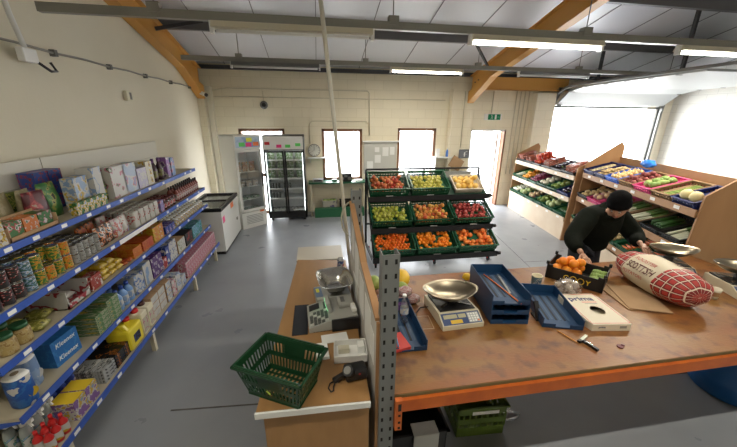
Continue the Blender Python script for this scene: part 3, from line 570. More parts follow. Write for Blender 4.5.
def capcarton(label,y,cap):
    t=thing('milk_carton',label,'carton',(LEV[1][0]-.11,y,LEV[1][1]+.002)); MB().box(c('cream_carton',(.7,.66,.5),.5),(-.08,-.055,0),(.08,.055,.23),bev=.01).build('body',t); MB().tube(c('cream_carton',(0,0,0)),(0,0,.23),(0,0,.25),.02).build('neck',t) if False else None
    MB().lathe(cap,[(.03,.228),(.034,.235),(.032,.26),(.015,.265)],n=16).build('cap',t)
    MB().box(pm('cc_print',[(.7,.66,.5),PK,(.7,.66,.5)],9),(.08,-.045,.02),(.0815,.045,.17)).build('front_print',t)
capcarton('cream container with a large red cap right of the yellow jerrycan',2.99,RED); capcarton('cream container with a dark brown cap, second right of the yellow jerrycan',3.12,c('dark_brown_cap',(.06,.02,.015),.4))
wc=m_box(.28,.15,.08,CARD,pm('white_front',[W_,W_,(.6,.6,.62)],4))
for i in range(2):
    for k in range(3): put('white_fronted_carton',wc,1,3.28+i*.155,.18,'carton with a white front in the block of six on the bottom shelf','carton','block of six white fronted cartons',dz=k*.081)
for k in range(3): put('small_carton',m_box(.28,.12,.08,CARD,pm('sc_front',[W_,LB,W_],8)),1,3.58,.17,['bottom','middle','top'][k]+' small carton in the stack right of the white fronted block','carton',dz=k*.081)
for k in range(2): put('pink_label_box',m_box(.3,.1,.1,pm('pl_box',[W_,PK,W_,RD],14)),1,3.7,.17,['lower','upper'][k]+' pink and white box beside the small cartons on the bottom shelf','box',dz=k*.101)
for k in range(2): put('pale_blue_box',m_box(.3,.13,.21-.09*k,pm('pb_box%d'%k,[W_,LB,W_,BL],9)),1,3.83+.14*k,.17,['nearer','farther'][k]+' pale blue and white box on the far half of the bottom shelf','box')
for k in range(16): put('pink_box',m_box(.3,.075,.22,pm('pink_box',[(.6,.2,.28),(.65,.35,.4),W_,RD],13)),1,4.13+k*.079,.17,'tall pink box at the far end of the bottom shelf','box','tall pink boxes at the far end of the bottom shelf')
# ------------------------------------------------------------------ chest freezer, fridges, benches at the back
FW=c('fridge_white',(.72,.73,.72),.3)
t=thing('chest_freezer','white chest freezer with dark rimmed sliding glass lids in the back left corner','freezer',(-1.97,6.22,0))
hx,hy=.31,.62
b=MB(); b.box(FW,(-hx,-hy,.06),(hx,hy,.1)); 
for a,q in (((-hx,-hy,.1),(-hx+.05,hy,.8)),((hx-.05,-hy,.1),(hx,hy,.8)),((-hx+.05,-hy,.1),(hx-.05,-hy+.05,.8)),((-hx+.05,hy-.05,.1),(hx-.05,hy,.8))): b.box(FW,a,q)
b.box(FW,(-hx+.05,-hy+.05,.1),(hx-.05,hy-.05,.3)); b.build('cabinet',t)
b=MB()
for a,q in (((-hx-.01,-hy-.01,.8),(-hx+.05,hy+.01,.86)),((hx-.05,-hy-.01,.8),(hx+.01,hy+.01,.86)),((-hx+.05,-hy-.01,.8),(hx-.05,-hy+.05,.86)),((-hx+.05,hy-.05,.8),(hx-.05,hy+.01,.86)),((-hx+.05,-.03,.84),(hx-.05,.03,.865))): b.box(BLACK,a,q)
b.build('rim',t); 
for k in range(2): MB().box(FGLASS,(-hx+.05,-hy+.05+k*.6,.835),(hx-.05,-.03+k*.6,.842)).build('glass_lid',t)
MB().box(BLACK,(-hx+.02,-hy+.02,0),(hx-.02,hy-.02,.06)).build('plinth',t)
PKS=c('sticker_pink',(.8,.05,.25),.5); ORS=c('sticker_orange',(.85,.2,.05),.5); GRS=c('sticker_green',(.1,.6,.12),.5); YLS=c('sticker_yellow',(.75,.75,.05),.5)
MB().box(PKS,(hx,-.5,.62),(hx+.003,-.38,.73),Matrix.Rotation(.1,4,'X')).build('pink_sticker',t); MB().box(ORS,(hx,.02,.68),(hx+.003,.22,.78)).build('orange_sticker',t); MB().box(GALV,(hx,.35,.35),(hx+.01,.42,.4)).build('drain_cover',t)
ice=m_box(.2,.3,.06,pm('frozen_box',[W_,LB,K,BR],9))
for k in range(2): tag(link('frozen_food_box',ice,None,(-1.97+.0*k,6.0+k*.6,.302)),('near','far')[k]+' box of frozen food inside the chest freezer','box')
# single glass door fridge, turned
t=thing('upright_fridge','white single glass door fridge angled in the back left corner','fridge',(-1.42,7.12,0)); t.rotation_euler=(0,0,R(41))
w,d,h=.3,.6,2.0; t.location=(-1.6,7.36,0)
# local: front faces -Y
b=MB()
for a,q in (((-w,-.27,0),(-w+.035,.3,h)),((w-.035,-.27,0),(w,.3,h)),((-w,.27,0),(w,.3,h)),((-w,-.27,h-.04),(w,.3,h)),((-w,-.3,0),(w,.3,.36))): b.box(FW,a,q)
b.build('cabinet',t); MB().box(FW,(-w,-.32,1.72),(w,-.27,h)).box(c('header_blue',(.1,.25,.6),.4,vary=.1,scale=5,col2=(.5,.65,.8)),(-w+.03,-.323,1.76),(w-.03,-.32,1.97)).build('header_panel',t)
for k,(m,x,z) in enumerate(((GRS,-.2,1.78),(YLS,-.03,1.87),(PKS,-.05,1.77),(ORS,.12,1.78))): MB().box(m,(x,-.326,z),(x+.13,-.323,z+.08)).build('sticker',t)
dr=MB(); 
for a,q in (((-w,-.31,.38),(-w+.05,-.27,1.71)),((w-.05,-.31,.38),(w,-.27,1.71)),((-w,-.31,.38),(w,-.27,.43)),((-w,-.31,1.66),(w,-.27,1.71))): dr.box(FW,a,q)
dr=dr.build('door',t); MB().box(FGLASS,(-w+.05,-.29,.43),(w-.05,-.285,1.66)).build('pane',dr); MB().box(DKMETAL,(w-.045,-.335,.9),(w-.02,-.31,1.2)).build('handle',dr)
for k in range(6): MB().box(c('grille',(.35,.36,.36),.5),(-.2,-.305,.1+k*.035),(.2,-.3,.115+k*.035)).build('vent_slot',t)
FSH=c('fridge_shelf',(.6,.62,.62),.3)
for z in (.62,.9,1.22): MB().box(FSH,(-w+.04,-.22,z),(w-.04,.26,z+.012)).build('shelf',t)
MB().box(c('fridge_lamp',(1,1,1),.4,emit=1.5),(-.2,-.2,1.93),(.2,-.15,1.95)).build('lamp',t)
MB().box(ORS,(.14,-.305,.32),(.24,-.3,.36)).build('orange_label',t)
def infridge(T,me,x,y,z,name,label,cat,group=None):
    o=link(name,me); o.matrix_world=Matrix.Translation(T.location)@Euler(T.rotation_euler).to_matrix().to_4x4()@Matrix.Translation((x,y,z))@Matrix.Rotation(R(-90),4,'Z'); tag(o,label,cat,group)
cpk=m_pouch(.1,.13,.2,pm('fridge_food',[(.5,.25,.15),W_,(.4,.15,.1),YL],14)); cbx=m_box(.2,.12,.12,pm('fridge_food2',[(.5,.4,.3),W_,(.3,.25,.2)],9)); ctr=m_box(.2,.13,.05,pm('fridge_food3',[GR,W_,(.3,.35,.2)],12))
for k in range(3): infridge(t,cpk,-.16+k*.16,-.1,1.235,'food_pack','brown and white food pack on the upper shelf of the single door fridge','packet','food packs on the upper shelf of the single door fridge')
for k in range(3): infridge(t,cbx,-.16+k*.16,-.1,.915,'food_box','pale food box on the middle shelf of the single door fridge','box','food boxes on the middle shelf of the single door fridge')
for k in range(3): infridge(t,ctr,-.16+k*.16,-.1,.635,'food_tray','green and white food tray on the lower shelf of the single door fridge','tray','food trays on the lower shelf of the single door fridge')
for k in range(3): infridge(t,ctr,-.16+k*.16,-.1,.363,'food_tray','green and white food tray in the bottom of the single door fridge','tray','food trays in the bottom of the single door fridge')
# double glass door fridge
t=thing('display_fridge','black framed double glass door display fridge with a white header','fridge',(-.7,7.76,0)); w,h=.445,1.98
b=MB()
for a,q in (((-w,-.3,.08),(-w+.035,.3,h)),((w-.035,-.3,.08),(w,.3,h)),((-w,.27,.08),(w,.3,h)),((-w,-.3,h-.04),(w,.3,h)),((-w,-.3,.08),(w,.3,.2))): b.box(BLACK,a,q)
b.box(WHITE,(-w+.036,.262,.21),(w-.036,.269,1.9)); b.build('cabinet',t)
MB().box(BLACK,(-w,-.34,1.66),(w,-.3,h)).box(WHITE,(-w+.015,-.343,1.68),(w-.015,-.34,h-.015)).build('header_panel',t)
for m,x,z in ((RED,-.4,1.78),(PKS,-.15,1.72),(GRS,.04,1.72),(GRS,.26,1.75)): MB().box(m,(x,-.346,z),(x+.11,-.343,z+.065)).build('sticker',t)
for s_ in (-1,1):
    x0,x1=(-w,-.005) if s_<0 else (.005,w); dr=MB(); f=.035
    for a,q in (((x0,-.335,.2),(x0+f,-.3,1.65)),((x1-f,-.335,.2),(x1,-.3,1.65)),((x0,-.335,.2),(x1,-.3,.25)),((x0,-.335,1.61),(x1,-.3,1.65))): dr.box(BLACK,a,q)
    dr=dr.build('door',t); MB().box(FGLASS,(x0+f,-.32,.25),(x1-f,-.315,1.61)).build('pane',dr); hx_=-.03 if s_<0 else .015; MB().box(DKMETAL,(hx_,-.36,.8),(hx_+.015,-.335,1.1)).build('handle',dr)
zs=(.21,.55,.78,1.02,1.24,1.44)
for z in zs[1:]: MB().box(FSH,(-w+.04,-.27,z-.014),(w-.04,.25,z)).box(WHITE,(-w+.04,-.278,z-.02),(w-.04,-.27,z+.015)).build('shelf',t)
MB().box(c('display_lamp',(.95,1,1),.4,emit=4),(-.4,-.26,1.68),(.4,-.2,1.7)).build('lamp',t)
for x in (-.405,.395): MB().box(MATS['display_lamp'],(x,-.28,.25),(x+.01,-.27,1.6)).build('lamp',t)
for x in (-.38,.38):
    for y in (-.2,.2): MB().tube(BLACK,(x,y,0),(x,y,.08),.03).build('foot',t)
sal=m_pouch(.09,.16,.17,pm('salad_bag',[(.12,.25,.06),(.5,.6,.45),W_,(.05,.12,.03)],16)); dk=m_pouch(.06,.05,.12,c('dark_wedge',(.015,.02,.012),.3)); whp=m_box(.2,.28,.06,pm('cheese_pack',[W_,(.5,.5,.45),K],9),bev=.01)
for i,z in enumerate(zs[3:]):
    for k in range(4): infridge(t,sal,-.31+k*.205,-.14,z+.002,'salad_bag','green and white salad bag on the %s shelf of the double door fridge'%('fourth','fifth','top')[i],'bag','salad bags on the %s shelf of the double door fridge'%('fourth','fifth','top')[i])
for i,z in enumerate(zs[1:3]):
    for k in range(7 if i else 5): infridge(t,dk,-.37+k*.065+(.06 if k>=4 else 0),-.16,z+.002,'dark_packet','thin dark packet standing in a row on the %s shelf of the double door fridge'%('second','third')[i],'packet','dark packets on the %s shelf of the double door fridge'%('second','third')[i])
infridge(t,whp,-.22,-.12,.212,'cheese_pack','pale wrapped pack at the bottom left of the double door fridge','packet'); infridge(t,whp,.22,-.12,.212,'cheese_pack','pale wrapped pack at the bottom right of the double door fridge','packet')
# bench under the middle window
t=thing('work_bench','narrow bench with a dark green top under the middle window','bench',(.45,7.97,0)); MB().box(GREENP,(-.65,-.2,.81),(.8,.2,.84)).build('bench_top',t)
for x in (-.6,.76): MB().box(CREAMW,(x-.02,-.18,.0),(x+.02,-.14,.81)).build('leg',t); MB().box(CREAMW,(x-.02,.14,.0),(x+.02,.18,.81)).build('leg',t)
tag(MB().box(c('plinth_green',(.02,.13,.06),.5),(-.15,7.6,0),(1.2,7.75,.24)).box(MATS['plinth_green'],(-.15,7.6,.2),(1.2,8.1,.24)).box(MATS['plinth_green'],(-.15,8.05,0),(1.2,8.1,.24)).build('low_plinth') if 0 else MB().box(c('plinth_green',(.02,.13,.06),.5),(-.08,7.62,0),(1.15,7.76,.22)).build('low_plinth'),'low dark green board on the floor under the bench','board')
def crate_mesh(w,d,h,m,slots=True,name='crate',t_=.008,front=None,floor=.008):
    """open crate, origin front-bottom centre, depth +Y"""
    b=MB(); b.box(m,(-w/2,0,0),(w/2,d,floor))
    for (x0,y0,x1,y1,mm) in ((-w/2,0,w/2,t_,front or m),(-w/2,d-t_,w/2,d,m),(-w/2,0,-w/2+t_,d,m),(w/2-t_,0,w/2,d,m)):
        if not slots: b.box(mm,(x0,y0,0),(x1,y1,h)); continue
        b.box(mm,(x0,y0,0),(x1,y1,h*.3)); b.box(mm,(x0,y0,h*.42),(x1,y1,h*.6)); b.box(mm,(x0,y0,h*.74),(x1,y1,h))
        L_=max(x1-x0,y1-y0); n=int(L_/.045)
        for k in range(n+1):
            p=L_*k/n
            if x1-x0>y1-y0: b.box(mm,(x0+p-.006,y0,h*.3),(x0+p+.006,y1,h*.74))
            else: b.box(mm,(x0,y0+p-.006,h*.3),(x1,y0+p+.006,h*.74))
    r=.016; z=h
    for a,q in (((-w/2-r,-r,z-.012),(w/2+r,t_,z)),((-w/2-r,d-t_,z-.012),(w/2+r,d+r,z)),((-w/2-r,-r,z-.012),(-w/2+t_,d+r,z)),((w/2-t_,-r,z-.012),(w/2+r,d+r,z))): b.box(m,a,q)
    return b.mesh(name)
BRC=c('dark_brown_plastic',(.03,.022,.016),.5)
o=link('cardboard_crate',crate_mesh(.34,.24,.2,c('white_carton',(.62,.6,.52),.7),False,front=pm('crate_logo',[(.65,.62,.55),(.65,.62,.55),(.12,.12,.3)],7)),None,(.31,7.8,.24)); tag(o,'white printed cardboard crate of greens on the plinth under the bench','crate')
o.location=(.3,7.8,0.0); tag(link('dark_crate',crate_mesh(.3,.24,.36,BRC),None,(.72,7.8,0)),'tall dark brown slatted crate under the bench','crate')
o.scale=(1,1,1); bpy.data.objects.remove(o)
o=tag(link('cardboard_crate',crate_mesh(.36,.24,.38,MATS['white_carton'],False,front=MATS['crate_logo']),None,(.3,7.8,0)),'white printed cardboard crate of greens under the bench','crate')
LEAF=c('leaf_green',(.16,.27,.06),.6,rand=(.3,.38,.1))
def lump(p): return 1+.12*math.sin(5*p.x+3*p.z)*math.cos(4*p.y+2*p.z)+.05*math.sin(11*p.x+7*p.y)
greens=MB().ball(LEAF,(0,0,0),.05,fn=lump).mesh('greens')
for i in range(4):
    for j in range(2): tag(link('leafy_green',greens,None,(.18+.08*i,7.87+.1*j,.34)),'small head of greens heaped in the white crate under the bench','vegetable','greens in the white crate under the bench')
tag(link('crate_base',crate_mesh(.33,.2,.27,MATS['white_carton'],False)),'x','x') if 0 else None
t=thing('price_scale','small grey counter device with a keypad at the left of the bench','device',(.02,7.95,.842)); MB().box(c('device_grey',(.35,.36,.38),.4),(-.12,-.09,0),(.14,.09,.07),bev=.01).build('housing',t); MB().box(BLACK,(-.09,-.093,.02),(.1,-.088,.055)).build('keypad',t)
t=thing('radio','black portable radio with a carry handle on the bench by the window','radio',(.72,7.93,.842)); MB().box(BLACK,(-.15,-.07,0),(.15,.07,.2),bev=.015).build('case',t); MB().path(DKMETAL,[(-.13,0,.2),(-.13,0,.27),(.13,0,.27),(.13,0,.2)],.01).build('handle',t)
for x in (-.09,.09): MB().tube(GALV,(x,-.075,.08),(x,-.069,.08),.045,n=16).build('speaker_cone',t)
MB().box(GALV,(-.04,-.074,.11),(.04,-.069,.16)).build('tuner_panel',t)
tag(MB().box(GREENP,(0,0,0),(.12,.1,.05),bev=.005).build('green_box',None,(.38,7.9,.842)),'small green box between the device and the radio on the bench','box')
tag(MB().box(WHITEP,(0,0,0),(.2,.14,.03),bev=.004).build('paper_stack',None,(.95,7.88,.842)),'white stack of papers at the right end of the bench','paper')
t=thing('wall_shelf','small white wall shelf beside the display fridge','shelf',(.02,8.08,1.4)); MB().box(WHITE,(-.22,-.12,0),(.3,.11,.025)).build('board',t)
for x in (-.15,.22): MB().bar(WHITE,(x,-.08,0),(x,.11,-.12),.015,.015).build('bracket',t)
t=thing('wall_clock','round white clock standing above the small wall shelf','clock',(-.03,8.17,1.59)); MB().tube(c('clock_face',(.68,.68,.62),.5),(0,0,0),(0,-.03,0),.145,n=28).build('clock_face',t); MB().path(GALV,[(.145*math.cos(a*PI/12),-.03,.145*math.sin(a*PI/12)) for a in range(25)],.008).build('rim',t); MB().bar(BLACK,(0,-.034,0),(.0,-.034,.1),.008,.003).build('hand',t); MB().bar(BLACK,(0,-.034,0),(-.06,-.034,-.03),.01,.003).build('hand',t)
for k in range(12):
    a=k*PI/6; MB().box(BLACK,(.118*math.cos(a)-.008,-.033,.118*math.sin(a)-.008),(.118*math.cos(a)+.008,-.03,.118*math.sin(a)+.008)).build('hour_mark',t)
# small unit right of the third window
t=thing('wall_rack','white open shelf unit right of the right hand window','shelf',(3.28,8.05,0)); MB().box(WHITE,(-.22,-.12,1.38),(.22,.12,1.41)).build('top_board',t); MB().box(WHITE,(-.22,-.12,.95),(.22,.12,.98)).build('lower_board',t)
for x in (-.22,.205): MB().box(WHITE,(x,-.12,0),(x+.015,.12,1.38)).build('side_panel',t)
tag(link('stacked_crate',crate_mesh(.34,.18,.14,GREENP),None,(3.28,7.95,.982)),'green plastic crate on the lower board of the white shelf unit','crate')
tag(link('spray_cleaner',m_bottle(.035,.22,c('blue_cleaner',(.1,.25,.7),.3),WHITE),None,(3.4,8.02,1.412)),'blue cleaner bottle on top of the white shelf unit','bottle')
tag(MB().box(WHITEP,(0,0,0),(.1,.02,.2)).build('paper_pad',None,(3.12,8.08,1.412)),'white pad standing on top of the white shelf unit','paper')
# ------------------------------------------------------------------ fruit stand
TI=R(30); SX=[1.2,1.92,2.64]; ROWS=[(4.62,.21),(4.87,.62),(5.12,1.1)]
t=thing('fruit_stand','black wheeled metal display stand carrying three rows of green fruit crates','stand',(1.92,5.0,0))
def sl(x,y,z): return (x-1.92,y-5.0,z)
for x in (.86,1.92,2.98):
    b=MB(); b.bar(BLACK,sl(x,5.5,.1),sl(x,5.5,1.5),.035,.035); b.bar(BLACK,sl(x,4.62,.12),sl(x,5.5,.12),.035,.035); b.bar(BLACK,sl(x,4.62,.12),sl(x,5.5,1.42),.02,.03)
    b.build('upright_frame',t)
for y,z in ROWS:
    for f in (0,.4): 
        yy,zz=y+f*math.cos(TI),z-.03+f*math.sin(TI); MB().bar(BLACK,sl(.86,yy,zz),sl(3.0,yy,zz),.025,.04).build('shelf_bar',t)
    MB().box(BLACK,sl(.84,y-.05,z-.085),sl(3.0,y-.03,z+.005)).build('front_lip',t)
    MB().box(c('stand_tray_green',(.006,.04,.022),.5),(-1.05,0,-.022),(1.06,.46,-.006),Matrix.Translation(sl(1.92,y,z))@Matrix.Rotation(TI,4,'X')).build('shelf_tray',t)
    MB().tube(BLACK,sl(3.0,y-.045,z-.03),sl(3.05,y-.045,z-.03),.03).build('end_knob',t)
MB().bar(BLACK,sl(.86,5.5,1.5),sl(2.98,5.5,1.5),.03,.03).build('top_bar',t); MB().bar(BLACK,sl(.86,5.5,.5),sl(2.98,5.5,.5),.03,.03).build('cross_bar',t)
MB().bar(BLACK,sl(.86,4.62,.12),sl(2.98,4.62,.12),.03,.03).build('cross_bar',t)
for x in (.9,1.92,2.9):
    for y in (4.68,5.42):
        w_=MB().tube(BLACK,sl(x-.012,y,.045),sl(x+.012,y,.045),.045,n=14).build('wheel',t)
        MB().box(RED,sl(x-.02,y-.012,.05),sl(x+.02,y+.012,.085)).build('fork',w_)
def apple(m,r,name='apple'):
    b=MB(); b.ball(m,(0,0,0),r,sub=2,sc=(1,1,.92),fn=lambda p:1-.14*max(0,abs(p.z)-.75)/.25 if (p.x**2+p.y**2)<.45 else 1)
    b.tube(BR_,(0,0,r*.7),(r*.1,0,r*1.05),r*.07,n=5); return b.mesh(name)
BR_=c('stem_brown',(.12,.06,.02),.7)
A_RED=c('apple_red',(.42,.03,.025),.3,rand=(.7,.3,.1)); A_DKRED=c('apple_dark_red',(.25,.015,.02),.3,rand=(.5,.1,.08)); A_GRN=c('apple_green',(.36,.42,.04),.3,rand=(.5,.5,.1)); A_MIX=c('apple_bicolour',(.55,.05,.03),.3,rand=(.75,.45,.1)); PEAR=c('golden_green',(.5,.48,.08),.35,rand=(.6,.52,.12))
O_ORA=c('orange_peel',(.85,.22,.01),.4,rand=(.9,.32,.02),bump=.2,bscale=90); O_RED=c('clementine_peel',(.75,.12,.01),.4,rand=(.85,.22,.02)); G_YEL=c('grapefruit_peel',(.85,.5,.08),.4,rand=(.9,.62,.2)); P_OR=c('large_orange_peel',(.8,.17,.03),.4,rand=(.9,.3,.06))
def ball_fruit(m,r,name): return MB().ball(m,(0,0,0),r,sub=3,sc=(1,1,.95)).tube(c('fruit_navel',(.2,.25,.05),.6),(0,0,r*.9),(0,0,r*.97),r*.08,n=6).mesh(name)
def crateM(x,y,z,tilt=TI,rz=0): return Matrix.Translation((x,y,z))@Matrix.Rotation(rz,4,'Z')@Matrix.Rotation(tilt,4,'X')
def fill(M,me,w,d,z0,r,name,label,cat,group,top=6,gap=1.03,x0=0,skip=0,flat=False,jz=.0):
    """hexagonal layer of fruit in a crate (local frame M) plus a few on top"""
    p=2*r*gap; rows=int((d-2*r-.02)/(p*.87))+1; n=0; cells=[]
    y00=(d-(rows-1)*p*.87)/2
    for j in range(rows):
        cols=int((w-2*r-.02-(p/2 if j%2 else 0))/p)+1
        for i in range(cols):
            X=x0-(w/2)+r+.012+i*p+(p/2 if j%2 else 0); Y=y00+j*p*.87
            if rnd(0,1)<skip: continue
            cells.append((X,Y)); 
            o=link(name,me); o.matrix_world=M@Matrix.Translation((X+rnd(-1,1)*.002,Y,z0+r+.002+rnd(0,jz)))@Euler((rnd(-.6,.6),rnd(-.6,.6),rnd(0,6.2))).to_matrix().to_4x4(); tag(o,label,cat,group)
    # second layer nests in the gaps
    c2=[(X+p/2,Y+p*.29) for X,Y in cells if X+p<w/2-r+x0 and Y+p*.5<d-r]; random.shuffle(c2); done=[]
    for X,Y in c2:
        if len(done)>=top: break
        if any((X-a)**2+(Y-b)**2<(p*.98)**2 for a,b in done): continue
        done.append((X,Y)); o=link(name,me); o.matrix_world=M@Matrix.Translation((X,Y,z0+r+.002+p*.84))@Euler((rnd(-.6,.6),rnd(-.6,.6),rnd(0,6.2))).to_matrix().to_4x4(); tag(o,label,cat,group)
CW,CD,CH=.655,.45,.17
gcr=crate_mesh(CW,CD,CH,GREENP,floor=.05,name='fruit_crate')
rown=['bottom','middle','top']; coln=['left','centre','right']
def price(M,par,w):
    o=link('price_card',MB().box(WHITEP,(-.06,-.026,-.005),(.06,-.022,.035)).mesh('price_card'),par); return o
kinds={(2,0):(apple(A_RED,.036),'red and yellow apple',.036,'apple',9),(2,1):(apple(PEAR,.04),'yellow green apple',.04,'apple',4),(1,0):(apple(A_GRN,.036),'green apple',.036,'apple',6),(1,1):(apple(A_MIX,.037),'red and yellow streaked apple',.037,'apple',9),(1,2):(apple(A_DKRED,.036),'dark red apple',.036,'apple',9),(0,0):(ball_fruit(O_RED,.029,'clementine'),'small deep orange clementine',.029,'clementine',8),(0,1):(ball_fruit(O_ORA,.034,'orange'),'orange',.034,'orange',8),(0,2):(ball_fruit(P_OR,.042,'orange'),'large reddish orange',.042,'orange',7)}
fills=[]
for r_,(y,z) in enumerate(ROWS):
    for c_,x in enumerate(SX):
        M=crateM(x,y,z)
        if (r_,c_)==(2,2):
            o=link('wooden_crate',crate_mesh(.5,.36,.1,c('pale_crate_wood',(.7,.62,.5),.7),False,floor=.03)); o.matrix_world=crateM(x,y+.0,z)@Matrix.Translation((0,.03,.0)); tag(o,'shallow pale wooden crate of yellow grapefruit at the top right of the fruit stand','crate')
            fill(o.matrix_world,ball_fruit(G_YEL,.052,'grapefruit'),.5,.36,.03,.052,'grapefruit','yellow grapefruit in the pale wooden crate at the top right of the fruit stand','grapefruit','grapefruit on the fruit stand',top=2,gap=1.04,skip=.05)
            continue
        me,lab,rr,cat,tp=kinds[r_,c_]
        T=thing('fruit_crate','green crate of %ss, %s %s of the fruit stand'%(lab,rown[r_],coln[c_]),'crate'); T.matrix_world=M; link('tray',gcr,T); price(M,T,CW)
        fill(M,me,CW-.02,CD-.02,.05,rr,cat,'%s in the %s %s crate of the fruit stand'%(lab,rown[r_],coln[c_]),cat,'%ss in the %s %s crate'%(lab,rown[r_],coln[c_]),top=tp,skip=.06 if r_ else .16)
# empty crates and cards on the left end
for r_,(y,z) in enumerate(ROWS[1:]):
    pass
# ------------------------------------------------------------------ wooden produce units along the right
def vec2(a): return Vector((a[0],a[1]))
def unit(name,near,far,label,profile_z=(.47,.88,1.31),dep=.62,base=.46,ptop=1.48,peak=1.76,back=1.5,RM=None):
    RM=RM or PALEPLY
    """local frame: x along the front from far to near end... built in world coords through matrix U"""
    n,f=vec2(near),vec2(far); L_=(n-f).length; dx=(n-f).normalized(); dy=Vector((-dx.y,dx.x))
    if dy.x<0: dy=-dy
    U=Matrix(((dx.x,dy.x,0,f.x),(dx.y,dy.y,0,f.y),(0,0,1,0),(0,0,0,1)))
    t=thing(name,label,'produce display'); t.matrix_world=Matrix.Translation((f.x,f.y,0))@U.to_3x3().to_4x4()
    pan=[(.02,0),(dep+.04,0),(dep+.04,peak-.08),(dep-.02,peak),(.08,ptop),]
    for x in (0,L_-.03):
        b=MB(); b.prism(PLY,pan,.025,Matrix(((0,0,1,x),(1,0,0,0),(0,1,0,0),(0,0,0,1)))); b.build('end_panel',t)
    ti=R(18)
    for i,z in enumerate(profile_z):
        y0=.03+i*.02; e=.03
        b=MB(); M=Matrix.Translation((0,y0,z-.03))@Matrix.Rotation(ti,4,'X'); b.box(PALEPLY,(.026,0,-.022),(L_-.031,.56,0),M); b.build('shelf',t)
        MB().box(RM,(.026,y0-.02,z-.075),(L_-.031,y0-.001,z+.012)).build('front_rail',t)
        k=.25
        while k<L_-.2: MB().box(WHITEP,(k,y0-.023,z-.045),(k+.09,y0-.0205,z-.005)).build('price_card',t); k+=.42
    MB().box(PALEPLY,(.026,.03,0),(L_-.031,.045,base-.075)).build('base_panel',t); MB().box(PLY,(.026,dep,0),(L_-.031,dep+.02,back)).build('back_panel',t)
    def CM(s,i,lift=.0): return t.matrix_world@Matrix.Translation((s,.035+i*.02,profile_z[i]-.028+lift))@Matrix.Rotation(ti,4,'X')
    return L_,CM
